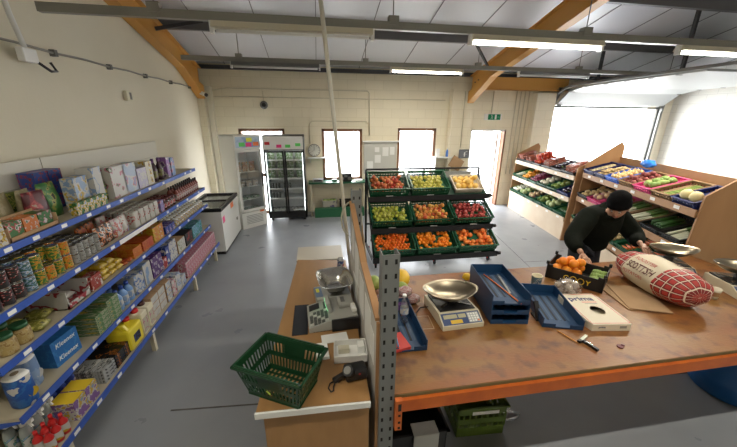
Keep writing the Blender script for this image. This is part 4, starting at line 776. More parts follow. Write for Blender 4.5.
def veg(kind):
    if kind in VG: return VG[kind]
    def L3(p): return 1+.1*math.sin(3*p.x+2*p.y)+.08*math.cos(4*p.z+p.x*2)
    b=MB()
    if kind=='potato': b.ball(c('potato_skin',(.5,.36,.17),.7,rand=(.62,.48,.26)),(0,0,0),.038,sc=(1.25,.95,.85),fn=L3); r=.044
    elif kind=='sweet_potato': b.ball(c('sweet_potato_skin',(.45,.13,.07),.7,rand=(.55,.22,.1)),(0,0,0),.038,sc=(1.4,.85,.8),fn=L3); r=.045
    elif kind=='parsnip': b.lathe(c('parsnip_skin',(.68,.56,.33),.6),[(.004,-.1),(.014,-.05),(.022,0),(.03,.05),(.026,.065),(.008,.07)],n=10,M=Matrix.Rotation(R(90),4,'Y')); r=.03
    elif kind=='ginger': b.ball(c('ginger_skin',(.55,.4,.2),.7),(0,0,0),.03,sc=(1.4,.8,.7),fn=L3); b.ball(MATS['ginger_skin'],(.02,.03,0),.02,fn=L3); b.ball(MATS['ginger_skin'],(-.02,-.025,0),.018,fn=L3); r=.04
    elif kind=='carrot': b.lathe(c('carrot_skin',(.75,.16,.03),.5,rand=(.6,.12,.04)),[(.003,-.1),(.012,-.04),(.019,.03),(.022,.07),(.012,.08)],n=10,M=Matrix.Rotation(R(90),4,'Y')); b.bar(LEAF,(.08,0,0),(.1,0,.004),.01,.01); r=.024
    elif kind=='pepper': b.ball(c('red_pepper',(.5,.03,.02),.25,rand=(.65,.12,.04)),(0,0,0),.038,sc=(1,1,1.15),fn=lambda p:1+.1*math.cos(4*math.atan2(p.y,p.x))); b.tube(LEAF,(0,0,.04),(0,0,.06),.006,n=6); r=.042
    elif kind=='red_pack': b.lathe(pm('veg_pack',[(.5,.1,.06),(.6,.2,.12),W_,(.4,.05,.04)],26,.2),[(.012,-.1),(.03,-.085),(.033,0),(.03,.085),(.012,.1)],n=10,sx=1,sy=.75,M=Matrix.Rotation(R(-90),4,'X')); r=.03
    elif kind=='aubergine': b.lathe(c('aubergine_skin',(.025,.01,.025),.2),[(.01,-.1),(.035,-.08),(.042,-.03),(.026,.05),(.015,.08)],n=12,M=Matrix.Rotation(R(90),4,'Y')); b.tube(LEAF,(.078,0,0),(.1,0,0),.01,n=6); r=.04
    elif kind=='leek':
        w=c('leek_white',(.7,.72,.58),.5); g=c('leek_green',(.12,.24,.07),.5); b.lathe([w,w,w,g,g,g],[(.008,-.2),(.02,-.19),(.017,-.1),(.017,0),(.02,.08),(.03,.15),(.02,.2)],n=10,sy=.7,M=Matrix.Rotation(R(-90),4,'X')); r=.022
    elif kind=='cauliflower': b.ball(c('cauli_white',(.75,.72,.58),.7,bump=.6,bscale=60),(0,0,.01),.06,sc=(1,1,.75),fn=lump)
    elif kind=='cabbage': b.ball(c('cabbage_leaf',(.42,.52,.22),.5,rand=(.55,.6,.35)),(0,0,0),.062,fn=lambda p:1+.05*math.sin(6*math.atan2(p.y,p.x)+4*p.z))
    elif kind=='onion': b.lathe(c('onion_skin',(.6,.36,.12),.35,rand=(.7,.5,.25)),[(.004,-.034),(.024,-.028),(.036,0),(.028,.022),(.01,.034),(.005,.048)],n=12); r=.036
    elif kind=='red_onion': b.lathe(c('red_onion_skin',(.25,.03,.08),.35,rand=(.35,.06,.12)),[(.004,-.034),(.024,-.028),(.036,0),(.028,.022),(.01,.034),(.005,.048)],n=12)
    elif kind=='orange_veg': b.ball(c('orange_pepper',(.85,.3,.02),.3,rand=(.85,.45,.05)),(0,0,0),.04,fn=lambda p:1+.08*math.cos(4*math.atan2(p.y,p.x)))
    elif kind=='cucumber': b.lathe(c('cucumber_skin',(.03,.1,.02),.35),[(.008,-.14),(.02,-.13),(.022,0),(.02,.13),(.008,.14)],n=10,M=Matrix.Rotation(R(-90),4,'X'))
    elif kind=='swede': b.ball(c('swede_skin',(.6,.45,.22),.6,vary=.1,scale=6,col2=(.35,.15,.2)),(0,0,0),.055)
    elif kind=='melon': b.ball(c('pale_melon',(.75,.65,.35),.5),(0,0,0),.065,sub=3)
    elif kind=='beans': b.lathe(LEAF,[(.002,-.07),(.006,-.05),(.007,0),(.006,.05),(.002,.07)],n=6,M=Matrix.Rotation(R(90),4,'Y'))
    elif kind=='beetroot': b.ball(c('beetroot_skin',(.2,.03,.04),.6,rand=(.28,.08,.05)),(0,0,0),.034,fn=L3)
    elif kind=='greens': b.ball(LEAF,(0,0,0),.05,fn=lump); b.ball(LEAF,(.03,.02,.01),.035,fn=lump); b.ball(LEAF,(-.03,.0,.01),.035,fn=lump)
    elif kind=='white_veg': b.ball(c('white_turnip',(.72,.68,.6),.5),(0,0,0),.04,fn=L3); b.bar(LEAF,(0,0,.03),(.01,0,.07),.01,.01)
    VG[kind]=b.mesh(kind); return VG[kind]
VG={}
DIM={'potato':(.1,.085,.06),'sweet_potato':(.11,.08,.06),'parsnip':(.18,.065,.05),'ginger':(.09,.085,.05),'carrot':(.19,.05,.04),'pepper':(.085,.085,.08),'red_pack':(.07,.2,.05),'aubergine':(.2,.09,.08),'leek':(.048,.41,.035),'cauliflower':(.135,.135,.09),'cabbage':(.13,.13,.12),'onion':(.078,.078,.07),'red_onion':(.078,.078,.07),'orange_veg':(.085,.085,.08),'cucumber':(.048,.3,.044),'swede':(.115,.115,.11),'melon':(.135,.135,.13),'beans':(.15,.02,.013),'beetroot':(.078,.078,.065),'greens':(.12,.11,.09),'white_veg':(.09,.09,.08)}
def stock(M,kind,w,d,z0,label,group,cat,layers=2,name=None,sub=0):
    """lay vegetables in rows; z0 is the floor of the crate"""
    me=veg(kind); a,b_,h=DIM[kind]; nx=max(1,int((w-.02)/a)); ny=max(1,int((d-.02)/b_))
    for l in range(layers):
        for i in range(nx-(l>0)):
            for j in range(ny-(l>0 and ny>2)):
                if (l and rnd(0,1)<.3) or (kind=='melon' and j): continue
                x=-(w/2)+(w-nx*a)/2+a*(i+.5+(.5 if l else 0)); y=(d-ny*b_)/2+b_*(j+.5+(.5 if l and ny>2 else 0))
                o=link(name or kind,me); o.matrix_world=M@Matrix.Translation((x,y,z0+h*.52+l*h*.78))@Matrix.Rotation(rnd(-.12,.12) if max(a,b_)>.12 else rnd(0,6.28),4,'Z'); tag(o,label,cat,group)
DKBLUE=c('navy_plastic',(.01,.02,.12),.4); BRBLUE=c('bright_blue_plastic',(.02,.12,.6),.35); PINK=c('pink_plastic',(.6,.06,.2),.4); BROWN=c('brown_carton',(.22,.13,.06),.8)
CRM={}
def crate_at(M,m,w,d,h,label,cat='crate',slots=True):
    k=(m.name,w,d,h,slots)
    if k not in CRM: CRM[k]=crate_mesh(w,d,h,m,slots,floor=.07,t_=.01)
    o=link('produce_crate',CRM[k]); o.matrix_world=M; return tag(o,label,cat)
# unit 1: far unit
L1,C1=unit('produce_unit',(4.86,5.36),(5.28,7.95),'far plywood produce unit with three sloping shelves beside the open exit door')
n=6; p=(L1-.1)/n
def spot(L_,n,k): p=(L_-.1)/n; return .05+p*(k+.5),p-.045
ordn=['farthest','second farthest','third farthest','third nearest','second nearest','nearest']
def slot(CMf,L_,n,k,lev,m,kind,vlab,cat,layers=1,h=.12,lv=None,unitname='far',slots=True,names=None,clab=None):
    s,w=spot(L_,n,k); M=CMf(s,lev); ln=['bottom','middle','top'][lev]; on=(names or ordn)[k]
    cl=clab or m[1]; crate_at(M,m[0],w,.46,h,'%s crate of %s, %s on the %s shelf of the %s produce unit'%(cl,vlab[1],on,ln,unitname),slots=slots)
    stock(M,kind,w-.02,.45,.07,'%s in the %s crate, %s shelf of the %s unit'%(vlab[0],on,ln,unitname),'%s in the %s crate of the %s shelf, %s unit'%(vlab[1],on,ln,unitname),cat,layers,name=kind)
GN=(GREENP,'green'); BK=(c('black_crate',(.012,.013,.014),.4),'black'); 
for k,(m,kd,vl,cat) in enumerate(((BK,'red_pack',('red vegetable pack','red packs'),'packet'),(BK,'red_pack',('red vegetable pack','red packs'),'packet'),(BK,'pepper',('red pepper','peppers'),'pepper'),(BK,'red_pack',('red vegetable pack','red packs'),'packet'),(BK,'aubergine',('dark aubergine','aubergines'),'aubergine'),(BK,'red_pack',('red vegetable pack','red packs'),'packet'))): slot(C1,L1,n,k,2,m,kd,vl,cat,3,.1)
for k,(m,kd,vl,cat) in enumerate(((GN,'leek',('white and green leek','leeks'),'leek'),(GN,'orange_veg',('orange pepper','orange peppers'),'pepper'),(GN,'red_onion',('red onion','red onions'),'onion'),(GN,'cauliflower',('white cauliflower','cauliflowers'),'cauliflower'),(GN,'greens',('leafy green','greens'),'greens'),((DKBLUE,'navy'),'aubergine',('dark aubergine','aubergines'),'aubergine'))): slot(C1,L1,n,k,1,m,kd,vl,cat,1 if kd in('cauliflower','greens','aubergine') else 2)
for k,(m,kd,vl,cat) in enumerate(((GN,'white_veg',('white turnip','turnips'),'turnip'),(GN,'cabbage',('pale green cabbage','cabbages'),'cabbage'),(GN,'swede',('tan swede','swedes'),'swede'),(GN,'greens',('leafy green','greens'),'greens'),(GN,'cabbage',('pale green cabbage','cabbages'),'cabbage'),(GN,'cucumber',('dark green cucumber','cucumbers'),'cucumber'))): slot(C1,L1,n,k,0,m,kd,vl,cat,1)
# unit 2: near unit
L2,C2=unit('produce_unit',(4.08,2.74),(4.93,5.3),'near plywood produce unit behind the person in black',profile_z=(.5,.95,1.4),ptop=1.57,peak=1.98,back=1.72,RM=PLY)
o2=['farthest','second','third','fourth','fifth','sixth','nearest']
o2=['farthest','second farthest','third farthest','middle','third nearest','second nearest','nearest']
n=7
rowT=(((DKBLUE,'navy'),'parsnip',('cream parsnip','parsnips'),'parsnip',2),((DKBLUE,'navy'),'ginger',('knobbly ginger root','ginger'),'ginger',2),((BRBLUE,'bright blue'),'onion',('brown onion','onions'),'onion',1),((BROWN,'brown'),'beetroot',('dark beetroot','beetroots'),'beetroot',2),((PINK,'pink'),'greens',('leafy green','greens'),'greens',1),((BROWN,'brown'),'beans',('green bean','green beans'),'bean',3),((DKBLUE,'navy'),'melon',('pale yellow melon','melons'),'melon',1))
for k,(m,kd,vl,cat,ly) in enumerate(rowT): slot(C2,L2,n,k,2,m,kd,vl,cat,ly,.12,unitname='near',names=o2)
rowM=((BK,'potato',('brown potato','potatoes'),'potato',2),((PINK,'pink'),'swede',('tan swede','swedes'),'swede',1),((PINK,'pink'),'sweet_potato',('reddish sweet potato','sweet potatoes'),'sweet potato',1),((BROWN,'brown'),'leek',('leek with dark leaves','leeks'),'leek',2),((BROWN,'brown'),'leek',('leek with dark leaves','leeks'),'leek',2),(BK,'cucumber',('dark green cucumber','cucumbers'),'cucumber',2),(BK,'leek',('leek with dark leaves','leeks'),'leek',2))
for k,(m,kd,vl,cat,ly) in enumerate(rowM): slot(C2,L2,n,k,1,m,kd,vl,cat,ly,.12,unitname='near',names=o2)
rowB=((GN,'red_onion',('red onion','red onions'),'onion',1),(GN,'sweet_potato',('reddish sweet potato','sweet potatoes'),'sweet potato',1),(GN,'potato',('brown potato','potatoes'),'potato',1),(GN,'potato',('brown potato','potatoes'),'potato',1),(GN,'carrot',('orange carrot','carrots'),'carrot',3),(GN,'carrot',('orange carrot','carrots'),'carrot',3),(GN,'carrot',('orange carrot','carrots'),'carrot',3))
for k,(m,kd,vl,cat,ly) in enumerate(rowB): slot(C2,L2,n,k,0,m,kd,vl,cat,ly,.12,unitname='near',names=o2)
s_,w_=spot(L2,7,2); M=C2(s_,2)
b=MB(); b.ball(c('blue_polythene',(.03,.2,.75),.25),(0,0,0),.13,sub=3,sc=(1.1,.5,.45),fn=lambda p:1+.22*math.sin(6*p.x+4*p.y)*math.cos(5*p.z+3*p.x)); o=link('plastic_bag',b.mesh('plastic_bag')); o.matrix_world=M@Matrix.Translation((.04,.5,.2)); tag(o,'crumpled bright blue plastic bag on the back edge of the near unit','bag')
# stacked crates to the right of the near unit
REDB=c('red_crate',(.45,.06,.03),.5)
rc=crate_mesh(.6,.4,.2,REDB); kc=crate_mesh(.6,.4,.2,BK[0])
for s2,(x,y) in enumerate(((5.35,3.05),(6.02,3.1))):
    wn=['left','right'][s2]
    for k in range(4): tag(link('stacked_crate',rc,None,(x,y,.001+k*.2015)),'red plastic crate in the %s stack beyond the near unit, %s'%(wn,['lowest','second from the floor','third from the floor','topmost red one'][k]),'crate')
    for k in range(2): tag(link('stacked_crate',kc,None,(x,y,.808+k*.2015)),'black plastic crate on the %s stack of red crates, %s'%(wn,['lower','upper'][k]),'crate')
    stock(Matrix.Translation((x,y,1.01)),'greens',.58,.38,.012,'leafy green in the top crate of the %s crate stack'%wn,'greens on the %s crate stack'%wn,'greens',1)
# things behind the near unit by the garage door
t=thing('plastic_tub','white plastic tub on a tall wooden box behind the near unit','tub',(6.5,5.6,1.2)); MB().lathe(WHITE,[(.12,0),(.16,.24),(.175,.25),(.165,.252),(.15,.235),(.115,.02)],n=20,sq=.1).build('tub_body',t)
tag(MB().box(PLY,(6.2,5.3,0),(6.8,5.9,1.198)).build('wooden_box'),'tall plywood box standing behind the near unit','box')
tag(MB().tube(RED,(6.28,5.75,1.2),(6.2,5.75,1.62),.02).build('red_pole'),'thin red pole standing on the wooden box beside the white tub','pole')
tag(MB().lathe(RED,[(.05,0),(.06,.12),(.03,.16)],n=12).build('red_bottle',None,(6.72,5.42,1.2)),'small red bottle right of the white tub','bottle')
# ------------------------------------------------------------------ checkout counter, work table and everything on them
t=thing('checkout_counter','pale wooden checkout counter with a white edge strip left of the grey post','counter',(-.04,2.2,0))
def cl_(p): return (p[0]+.04,p[1]-2.2,p[2])
top=[(-.365,1.33),(.235,1.31),(.27,3.12),(-.24,3.2)]
b=MB(); b.prism(LAM,[cl_((x,y,0))[:2] for x,y in top],.03,Matrix.Translation((0,0,.868))); b.build('counter_top',t)
MB().bar(c('white_edge_strip',(.7,.71,.7),.4),cl_((-.37,1.322,.88)),cl_((.235,1.302,.88)),.012,.036).build('edge_strip',t)
b=MB(); b.prism(LAM,[cl_((x,y,0))[:2] for x,y in [(-.33,1.345),(.23,1.325),(.23,1.345),(-.33,1.365)]],.866); b.build('front_panel',t)
b=MB(); b.prism(LAM,[cl_((x,y,0))[:2] for x,y in [(-.34,1.37),(-.32,1.37),(-.2,3.15),(-.22,3.15)]],.866); b.build('side_panel',t)
t=thing('back_counter','pale grey topped lower counter beyond the checkout counter','counter',(0,3.45,0)); MB().box(c('pale_laminate',(.5,.46,.38),.45),(-.26,-.17,.82),(.26,.22,.85)).build('counter_top',t); MB().box(LAM,(-.24,-.15,0),(.24,.2,.82)).build('cabinet',t)
# partition board with papers
t=thing('partition_board','upright plywood partition board between the checkout counter and the work table','board',(.285,2.0,0))
b=MB(); b.prism(c('board_pale',(.5,.49,.47),.7,vary=.4,scale=3,col2=(.6,.58,.54)),[(1.36-2,.0),(2.66-2,.0),(2.62-2,1.66),(1.9-2,1.42),(1.36-2,1.36)],.022,Matrix(((0,0,1,-.011),(1,0,0,0),(0,1,0,0),(0,0,0,1)))); b.build('board',t)
MB().prism(PLY,[(1.345-2,0),(1.36-2,0),(1.36-2,1.36),(1.345-2,1.36)],.03,Matrix(((0,0,1,-.015),(1,0,0,0),(0,1,0,0),(0,0,0,1)))).build('edge_batten',t)
b=MB(); 
b.bar(PLY,(0,-.64,1.372),(0,-.1,1.432),.04,.02); b.bar(PLY,(0,-.1,1.432),(0,.62,1.672),.04,.02); b.build('top_batten',t)
for k,(y,z,w_,h_) in enumerate(((-.35,1.0,.22,.3),(-.08,1.05,.2,.28),(.18,1.15,.2,.3),(.42,1.25,.16,.28),(-.52,1.02,.1,.2),(.3,.95,.2,.18))):
    MB().box(WHITEP,(-.0135,y-w_/2,z),(-.0115,y+w_/2,z+h_)).build('paper_notice',t)
# pallet racking: work table
POSTM=c('grey_rack_paint',(.19,.2,.2),.4,.2); SLOT=c('slot_shadow',(.01,.01,.01),.9)
t=thing('rack_table','heavy racking table with an orange beam, grey perforated posts and a worn plywood top','table',(2.2,2.05,0))
def tl(x,y,z): return (x-2.2,y-2.05,z)
def post(x,y,h):
    p=MB(); 
    for a,q in (((x-.042,y,0),(x+.042,y+.004,h)),((x-.042,y+.004,0),(x-.038,y+.07,h)),((x+.038,y+.004,0),(x+.042,y+.07,h)),((x-.042,y+.07,0),(x-.03,y+.074,h)),((x+.03,y+.07,0),(x+.042,y+.074,h))): p.box(POSTM,tl(*a),tl(*q))
    z=.05
    while z<h-.03:
        for dx in (-.024,.024): p.box(SLOT,tl(x+dx-.006,y-.0012,z),tl(x+dx+.006,y+.001,z+.026))
        z+=.075
    return p.build('post',t)
for x,y,h in ((.328,1.315,1.75),(.325,2.58,1.78),(4.1,1.33,.86),(4.1,2.58,.86)): post(x,y,h)
TOP=c('worn_table_ply',(.24,.07,.022),.4,vary=.3,scale=1.6,col2=(.25,.14,.04),spec=.4,bump=.15,bscale=30,stretch=(1,3.5,1))
def stains(m):
    N=m.node_tree.nodes;L=m.node_tree.links;bs=N['Principled BSDF']; src=bs.inputs['Base Color'].links[0].from_socket
    tc=N.new('ShaderNodeTexCoord'); n=N.new('ShaderNodeTexNoise'); n.inputs['Scale'].default_value=9; n.inputs['Detail'].default_value=8; L.new(tc.outputs['Object'],n.inputs['Vector'])
    r=N.new('ShaderNodeValToRGB'); r.color_ramp.elements[0].position=.3; r.color_ramp.elements[1].position=.5; L.new(n.outputs[0],r.inputs[0])
    mx=N.new('ShaderNodeMix'); mx.data_type='RGBA'; L.new(r.outputs[0],mx.inputs[0]); mx.inputs[6].default_value=(.12,.045,.022,1); L.new(src,mx.inputs[7]); L.new(mx.outputs[2],bs.inputs['Base Color'])
stains(TOP)
MB().box(TOP,tl(.372,1.325,.875),tl(4.15,2.66,.9)).box(c('ply_edge',(.16,.12,.05),.8),tl(.372,1.321,.876),tl(4.15,1.325,.896)).build('table_top',t)
be=MB().box(ORANGE,tl(.41,1.3,.795),tl(4.08,1.345,.874)).build('beam',t)
MB().box(ORANGE,tl(.41,2.6,.775),tl(4.08,2.64,.874)).build('beam',t)
MB().box(ORANGE,tl(.372,1.285,.68),tl(.41,1.314,.89)).box(SLOT,tl(.386,1.2835,.82),tl(.404,1.286,.87)).box(SLOT,tl(.388,1.2835,.78),tl(.402,1.286,.795)).box(SLOT,tl(.388,1.2835,.73),tl(.402,1.286,.745)).box(SLOT,tl(.388,1.2835,.69),tl(.402,1.286,.705)).build('beam_connector',t)
TZ=.9015
# poles
tag(MB().tube(c('pole_cream',(.6,.57,.48),.4),(.405,3.3,.006),(.02,2.75,3.9),.018,n=12).build('long_pole'),'long pale pole leaning up from behind the partition towards the roof','pole')
for k,(a,q) in enumerate((((.5,2.78,.004),(.33,2.72,1.68)),((.56,2.84,.004),(.37,2.79,1.62)))): tag(MB().tube(c('brown_stick',(.25,.17,.09),.6),a,q,.013).build('wooden_stick'),['nearer','farther'][k]+' brown wooden stick leaning behind the partition','stick')
tag(MB().path(c('cable_cream',(.5,.48,.38),.5),[(.29+.09*math.cos(a/10*PI),2.665,1.5+.16*math.sin(a/10*PI)) for a in range(-4,15)],.008).build('coiled_cable'),'loop of pale cable hanging at the far end of the partition','cable')
# shopping basket
t=thing('shopping_basket','dark green plastic shopping basket at the near end of the checkout counter','basket')
def basket():
    b=MB(); w0,d0,w1,d1,h=.15,.115,.195,.145,.2; w0,d0,w1,d1,h=.155,.1,.2,.14,.2
    def side(P,n,horiz):
        # P(u,v): point on wall; bars
        nu=14
        pass
    def quadbar(p0,p1,p2,p3,th):
        vs=[b.bm.verts.new(p) for p in (p0,p1,p2,p3)]; c_=(p0+p2)/2; nn=(p1-p0).cross(p3-p0).normalized()*th
        v2=[b.bm.verts.new(Vector(p)+nn) for p in (p0,p1,p2,p3)]; im=b.mi(DGREEN)
        for q in ((vs[0],vs[1],vs[2],vs[3]),(v2[3],v2[2],v2[1],v2[0]),*[(vs[i],v2[i],v2[(i+1)%4],vs[(i+1)%4]) for i in range(4)]): b.bm.faces.new(q).material_index=im
    cs=[(-1,-1),(1,-1),(1,1),(-1,1)]
    for i in range(4):
        A0=Vector((cs[i][0]*w0,cs[i][1]*d0,0)); B0=Vector((cs[(i+1)%4][0]*w0,cs[(i+1)%4][1]*d0,0)); A1=Vector((cs[i][0]*w1,cs[i][1]*d1,h)); B1=Vector((cs[(i+1)%4][0]*w1,cs[(i+1)%4][1]*d1,h))
        P=lambda u,v:(A0.lerp(B0,u)).lerp(A1.lerp(B1,u),v)
        Q=lambda u0,u1,v0,v1:quadbar(P(u0,v0),P(u1,v0),P(u1,v1),P(u0,v1),-.003)
        Q(0,1,0,.14); Q(0,1,.42,.56) ; Q(0,1,.84,1)
        n=16 if i%2==0 else 11
        cuts=[k/n for k in range(n+1)]
        for k in range(n):
            Q((k+.0)/n,(k+.45)/n,.14,.42); Q(k/n,(k+.45)/n,.56,.84)
        Q((n-.2)/n,1,.14,.84)
        if i%2==0: Q(.32,.68,.5,.86)
    for k in range(12):
        x=-w0+2*w0*k/11; b.box(DGREEN,(x-.007,-d0,0),(x+.007,d0,.004))
    for k in range(7):
        y=-d0+2*d0*k/6; b.box(DGREEN,(-w0,y-.006,0),(w0,y+.006,.004))
    r=.013
    for a,q in (((-w1-r,-d1-r,h-.012),(w1+r,-d1+.004,h+.006)),((-w1-r,d1-.004,h-.012),(w1+r,d1+r,h+.006)),((-w1-r,-d1-r,h-.012),(-w1+.004,d1+r,h+.006)),((w1-.004,-d1-r,h-.012),(w1+r,d1+r,h+.006))): b.box(DGREEN,a,q,bev=.004)
    return b
o=basket().build('basket_body',t); t.location=(-.235,1.475,TZ); t.rotation_euler=(0,0,R(-28))
for s_ in (-1,1): MB().bar(DGREEN,(-.19,s_*.1,.212),(.19,s_*.1,.212),.018,.008).bar(DGREEN,(-.19,s_*.1,.212),(-.2,s_*.03,.208),.012,.006).bar(DGREEN,(.19,s_*.1,.212),(.2,s_*.03,.208),.012,.006).build('handle',t) if 0 else MB().box(DGREEN,(-.19,s_*.138,.207),(.19,s_*.15,.216),bev=.003).build('handle',t)
MB().bar(c('lime_mark',(.5,.6,.1),.5),(-.015,-.13,.09),(.01,-.131,.075),.006,.003).build('sticker',t)
# black mat, cash register
tag(MB().box(c('black_mat',(.012,.014,.02),.7),(-.22,1.92,.8995),(-.11,2.3,.9035)).build('counter_mat'),'black mat on the counter left of the cash register','mat')
REG=c('register_grey',(.36,.36,.33),.45); KEY=c('register_key',(.08,.085,.085),.5); KEYL=c('register_key_light',(.5,.5,.47),.5)
t=thing('cash_register','grey electronic cash register with rows of keys and a lit green display','cash register',(.07,2.09,TZ),R(4))
# wedge: keys at left, raised unit at right
prof=[(-.18,0),(.17,0),(.17,.1),(-.0,.085),(-.18,.035)]
b=MB(); b.prism(REG,prof,.3,Matrix(((1,0,0,0),(0,0,-1,.15),(0,1,0,0),(0,0,0,1)))); b.box(BLACK,(-.15,-.15,-.0),(.15,.15,.004)); b.build('housing',t)
MB().box(BLACK,(-.02,-.17,0),(.18,-.152,.09)).build('side_cover',t)
sl_=math.atan2(.05,.18)
KM=Matrix.Translation((-.18,0,.0355))@Matrix.Rotation(-sl_,4,'Y')
MB().box(BLACK,(.015,.055,0),(.095,.13,.003),KM).build('dark_window',t)
kb=MB(); 
for i in range(5):
    for j in range(8):
        if j>=5 and i<4: continue
        kb.box(KEY if (i+j)%4 else KEYL,(.015+i*.028,-.135+j*.032,0),(.037+i*.028,-.111+j*.032,.007),KM)
kb.build('keypad',t)
MB().box(REG,(.0,-.06,.085),(.03,.07,.165),Matrix.Rotation(R(-18),4,'Y')).build('display_head',t)
MB().box(c('lcd_green',(.2,.75,.35),.4,emit=1.2),(-.003,-.05,.1),(.0,.06,.158),Matrix.Rotation(R(-18),4,'Y')).build('display_screen',t)
MB().box(REG,(.05,-.03,.09),(.16,.1,.13),bev=.01).box(c('printer_slot',(.15,.15,.15),.5),(.07,.0,.13),(.1,.07,.133)).build('printer_unit',t); MB().box(WHITEP,(.135,-.12,.1),(.17,-.03,.135),bev=.01).build('receipt_roll',t)
tag(MB().bar(BLACK,(0,0,0),(.07,-.02,.0),.01,.01).build('pen',None,(.0,1.93,.945+.02)),'x','x') if 0 else None
# small steel bowl scale on the counter
def bowlmesh(rx,ry,h,sq=.35,name='weighing_pan'):
    return MB().lathe(STEEL,[(.05,.0),(.07,.001),(.075,.012),(rx*.62,h*.4),(rx*.85,h*.75),(rx,h),(rx+.006,h+.002),(rx+.004,h-.003),(rx*.83,h*.72),(rx*.6,h*.37),(.074,.008),(.05,-.003)],n=40,sq=sq,sy=ry/rx).mesh(name)
t=thing('counter_scale','compact grey shop scale with a square steel bowl on the counter beside the cash register','scale',(.09,2.4,TZ),R(8)); MB().box(REG,(-.15,-.11,0),(.14,.1,.06),bev=.01).build('scale_body',t); MB().box(c('panel_blue',(.15,.22,.35),.4),(-.148,-.08,.0605),(-.09,.08,.0625)).build('display_panel',t); MB().box(YLS,(-.135,-.01,.063),(-.11,.05,.064)).build('display_screen',t); MB().tube(BLACK,(.04,0,.06),(.04,0,.085),.05).build('pan_support',t)
o=link('weighing_pan',bowlmesh(.14,.175,.1),t,(.02,-.01,.086))
# can, papers, box, device
t=thing('drink_can','blue and white drink can at the far end of the checkout counter','can',(.2,2.92,TZ)); MB().lathe([STEEL,pm('cola_can',[(.03,.1,.35),W_,(.03,.1,.35),RD],18),MATS['cola_can'],STEEL,STEEL],[(.026,0),(.033,.008),(.033,.06),(.033,.105),(.027,.115),(.025,.112)],n=18).build('can_body',t)
tag(MB().box(WHITEP,(-.11,-.05,0),(.11,.05,.003)).build('receipt_paper',None,(.085,1.835,.999),(0,R(0),R(-6))),'x','paper') if 0 else None
t=thing('cash_tray','open white tray of papers and clips below the cash register','tray',(.17,1.68,TZ),R(-3))
for a,q in (((-.11,-.08,0),(.1,.08,.004)),((-.11,-.08,0),(-.105,.08,.05)),((.095,-.08,0),(.1,.08,.05)),((-.11,-.08,0),(.1,-.075,.05)),((-.11,.075,0),(.1,.08,.05))): pass
b=MB(); [b.box(WHITEP,a,q) for a,q in (((-.11,-.08,0),(.1,.08,.004)),((-.11,-.08,0),(-.105,.08,.05)),((.095,-.08,0),(.1,.08,.05)),((-.11,-.08,0),(.1,-.075,.05)),((-.11,.075,0),(.1,.08,.05)))]; b.build('tray_body',t)
tag(MB().box(c('cream_card',(.6,.57,.45),.7),(-.04,-.02,0),(.03,.02,.035)).build('card_block',None,(.13,1.7,TZ+.0055)),'small block of cream cards inside the white tray','cards')
tag(MB().box(WHITEP,(-.02,-.03,0),(.02,.03,.05)).build('white_tag',None,(.235,1.7,TZ+.0055)),'white folded card at the right inside the white tray','card')
tag(MB().box(WHITEP,(-.09,-.045,0),(.09,.045,.004)).build('receipt_paper',None,(.075,1.85,TZ+.0005),(0,0,R(5))),'pale sheet of paper in front of the cash register','paper')
tag(MB().box(WHITEP,(-.04,-.07,0),(.04,.07,.02)).build('paper_stack',None,(-.015,1.72,TZ),(0,0,R(5))),'stack of white paper between the basket and the white tray','paper')
t=thing('price_gun','black handheld device with a round front and looped strap by the basket','device',(.17,1.49,TZ),R(8)); MB().box(BLACK,(-.06,-.045,0),(.07,.045,.07),bev=.015).build('body',t); MB().tube(BLACK,(-.03,-.02,.05),(-.05,-.035,.085),.032,n=18).build('round_head',t); MB().tube(GALV,(-.045,-.03,.077),(-.052,-.036,.09),.022,n=16).build('lens_ring',t); MB().bar(BLACK,(-.06,-.0,.03),(-.13,-.02,.02),.025,.025).build('grip',t)
MB().path(BLACK,[(-.12,-.015,.012),(-.15,-.02,.008),(-.165,-.05,.006),(-.155,-.08,.006),(-.14,-.075,.006),(-.135,-.05,.007),(-.125,-.03,.01)],.004).build('wrist_strap',t); MB().tube(RED,(.02,-.046,.05),(.02,-.044,.05),.006).build('button',t)
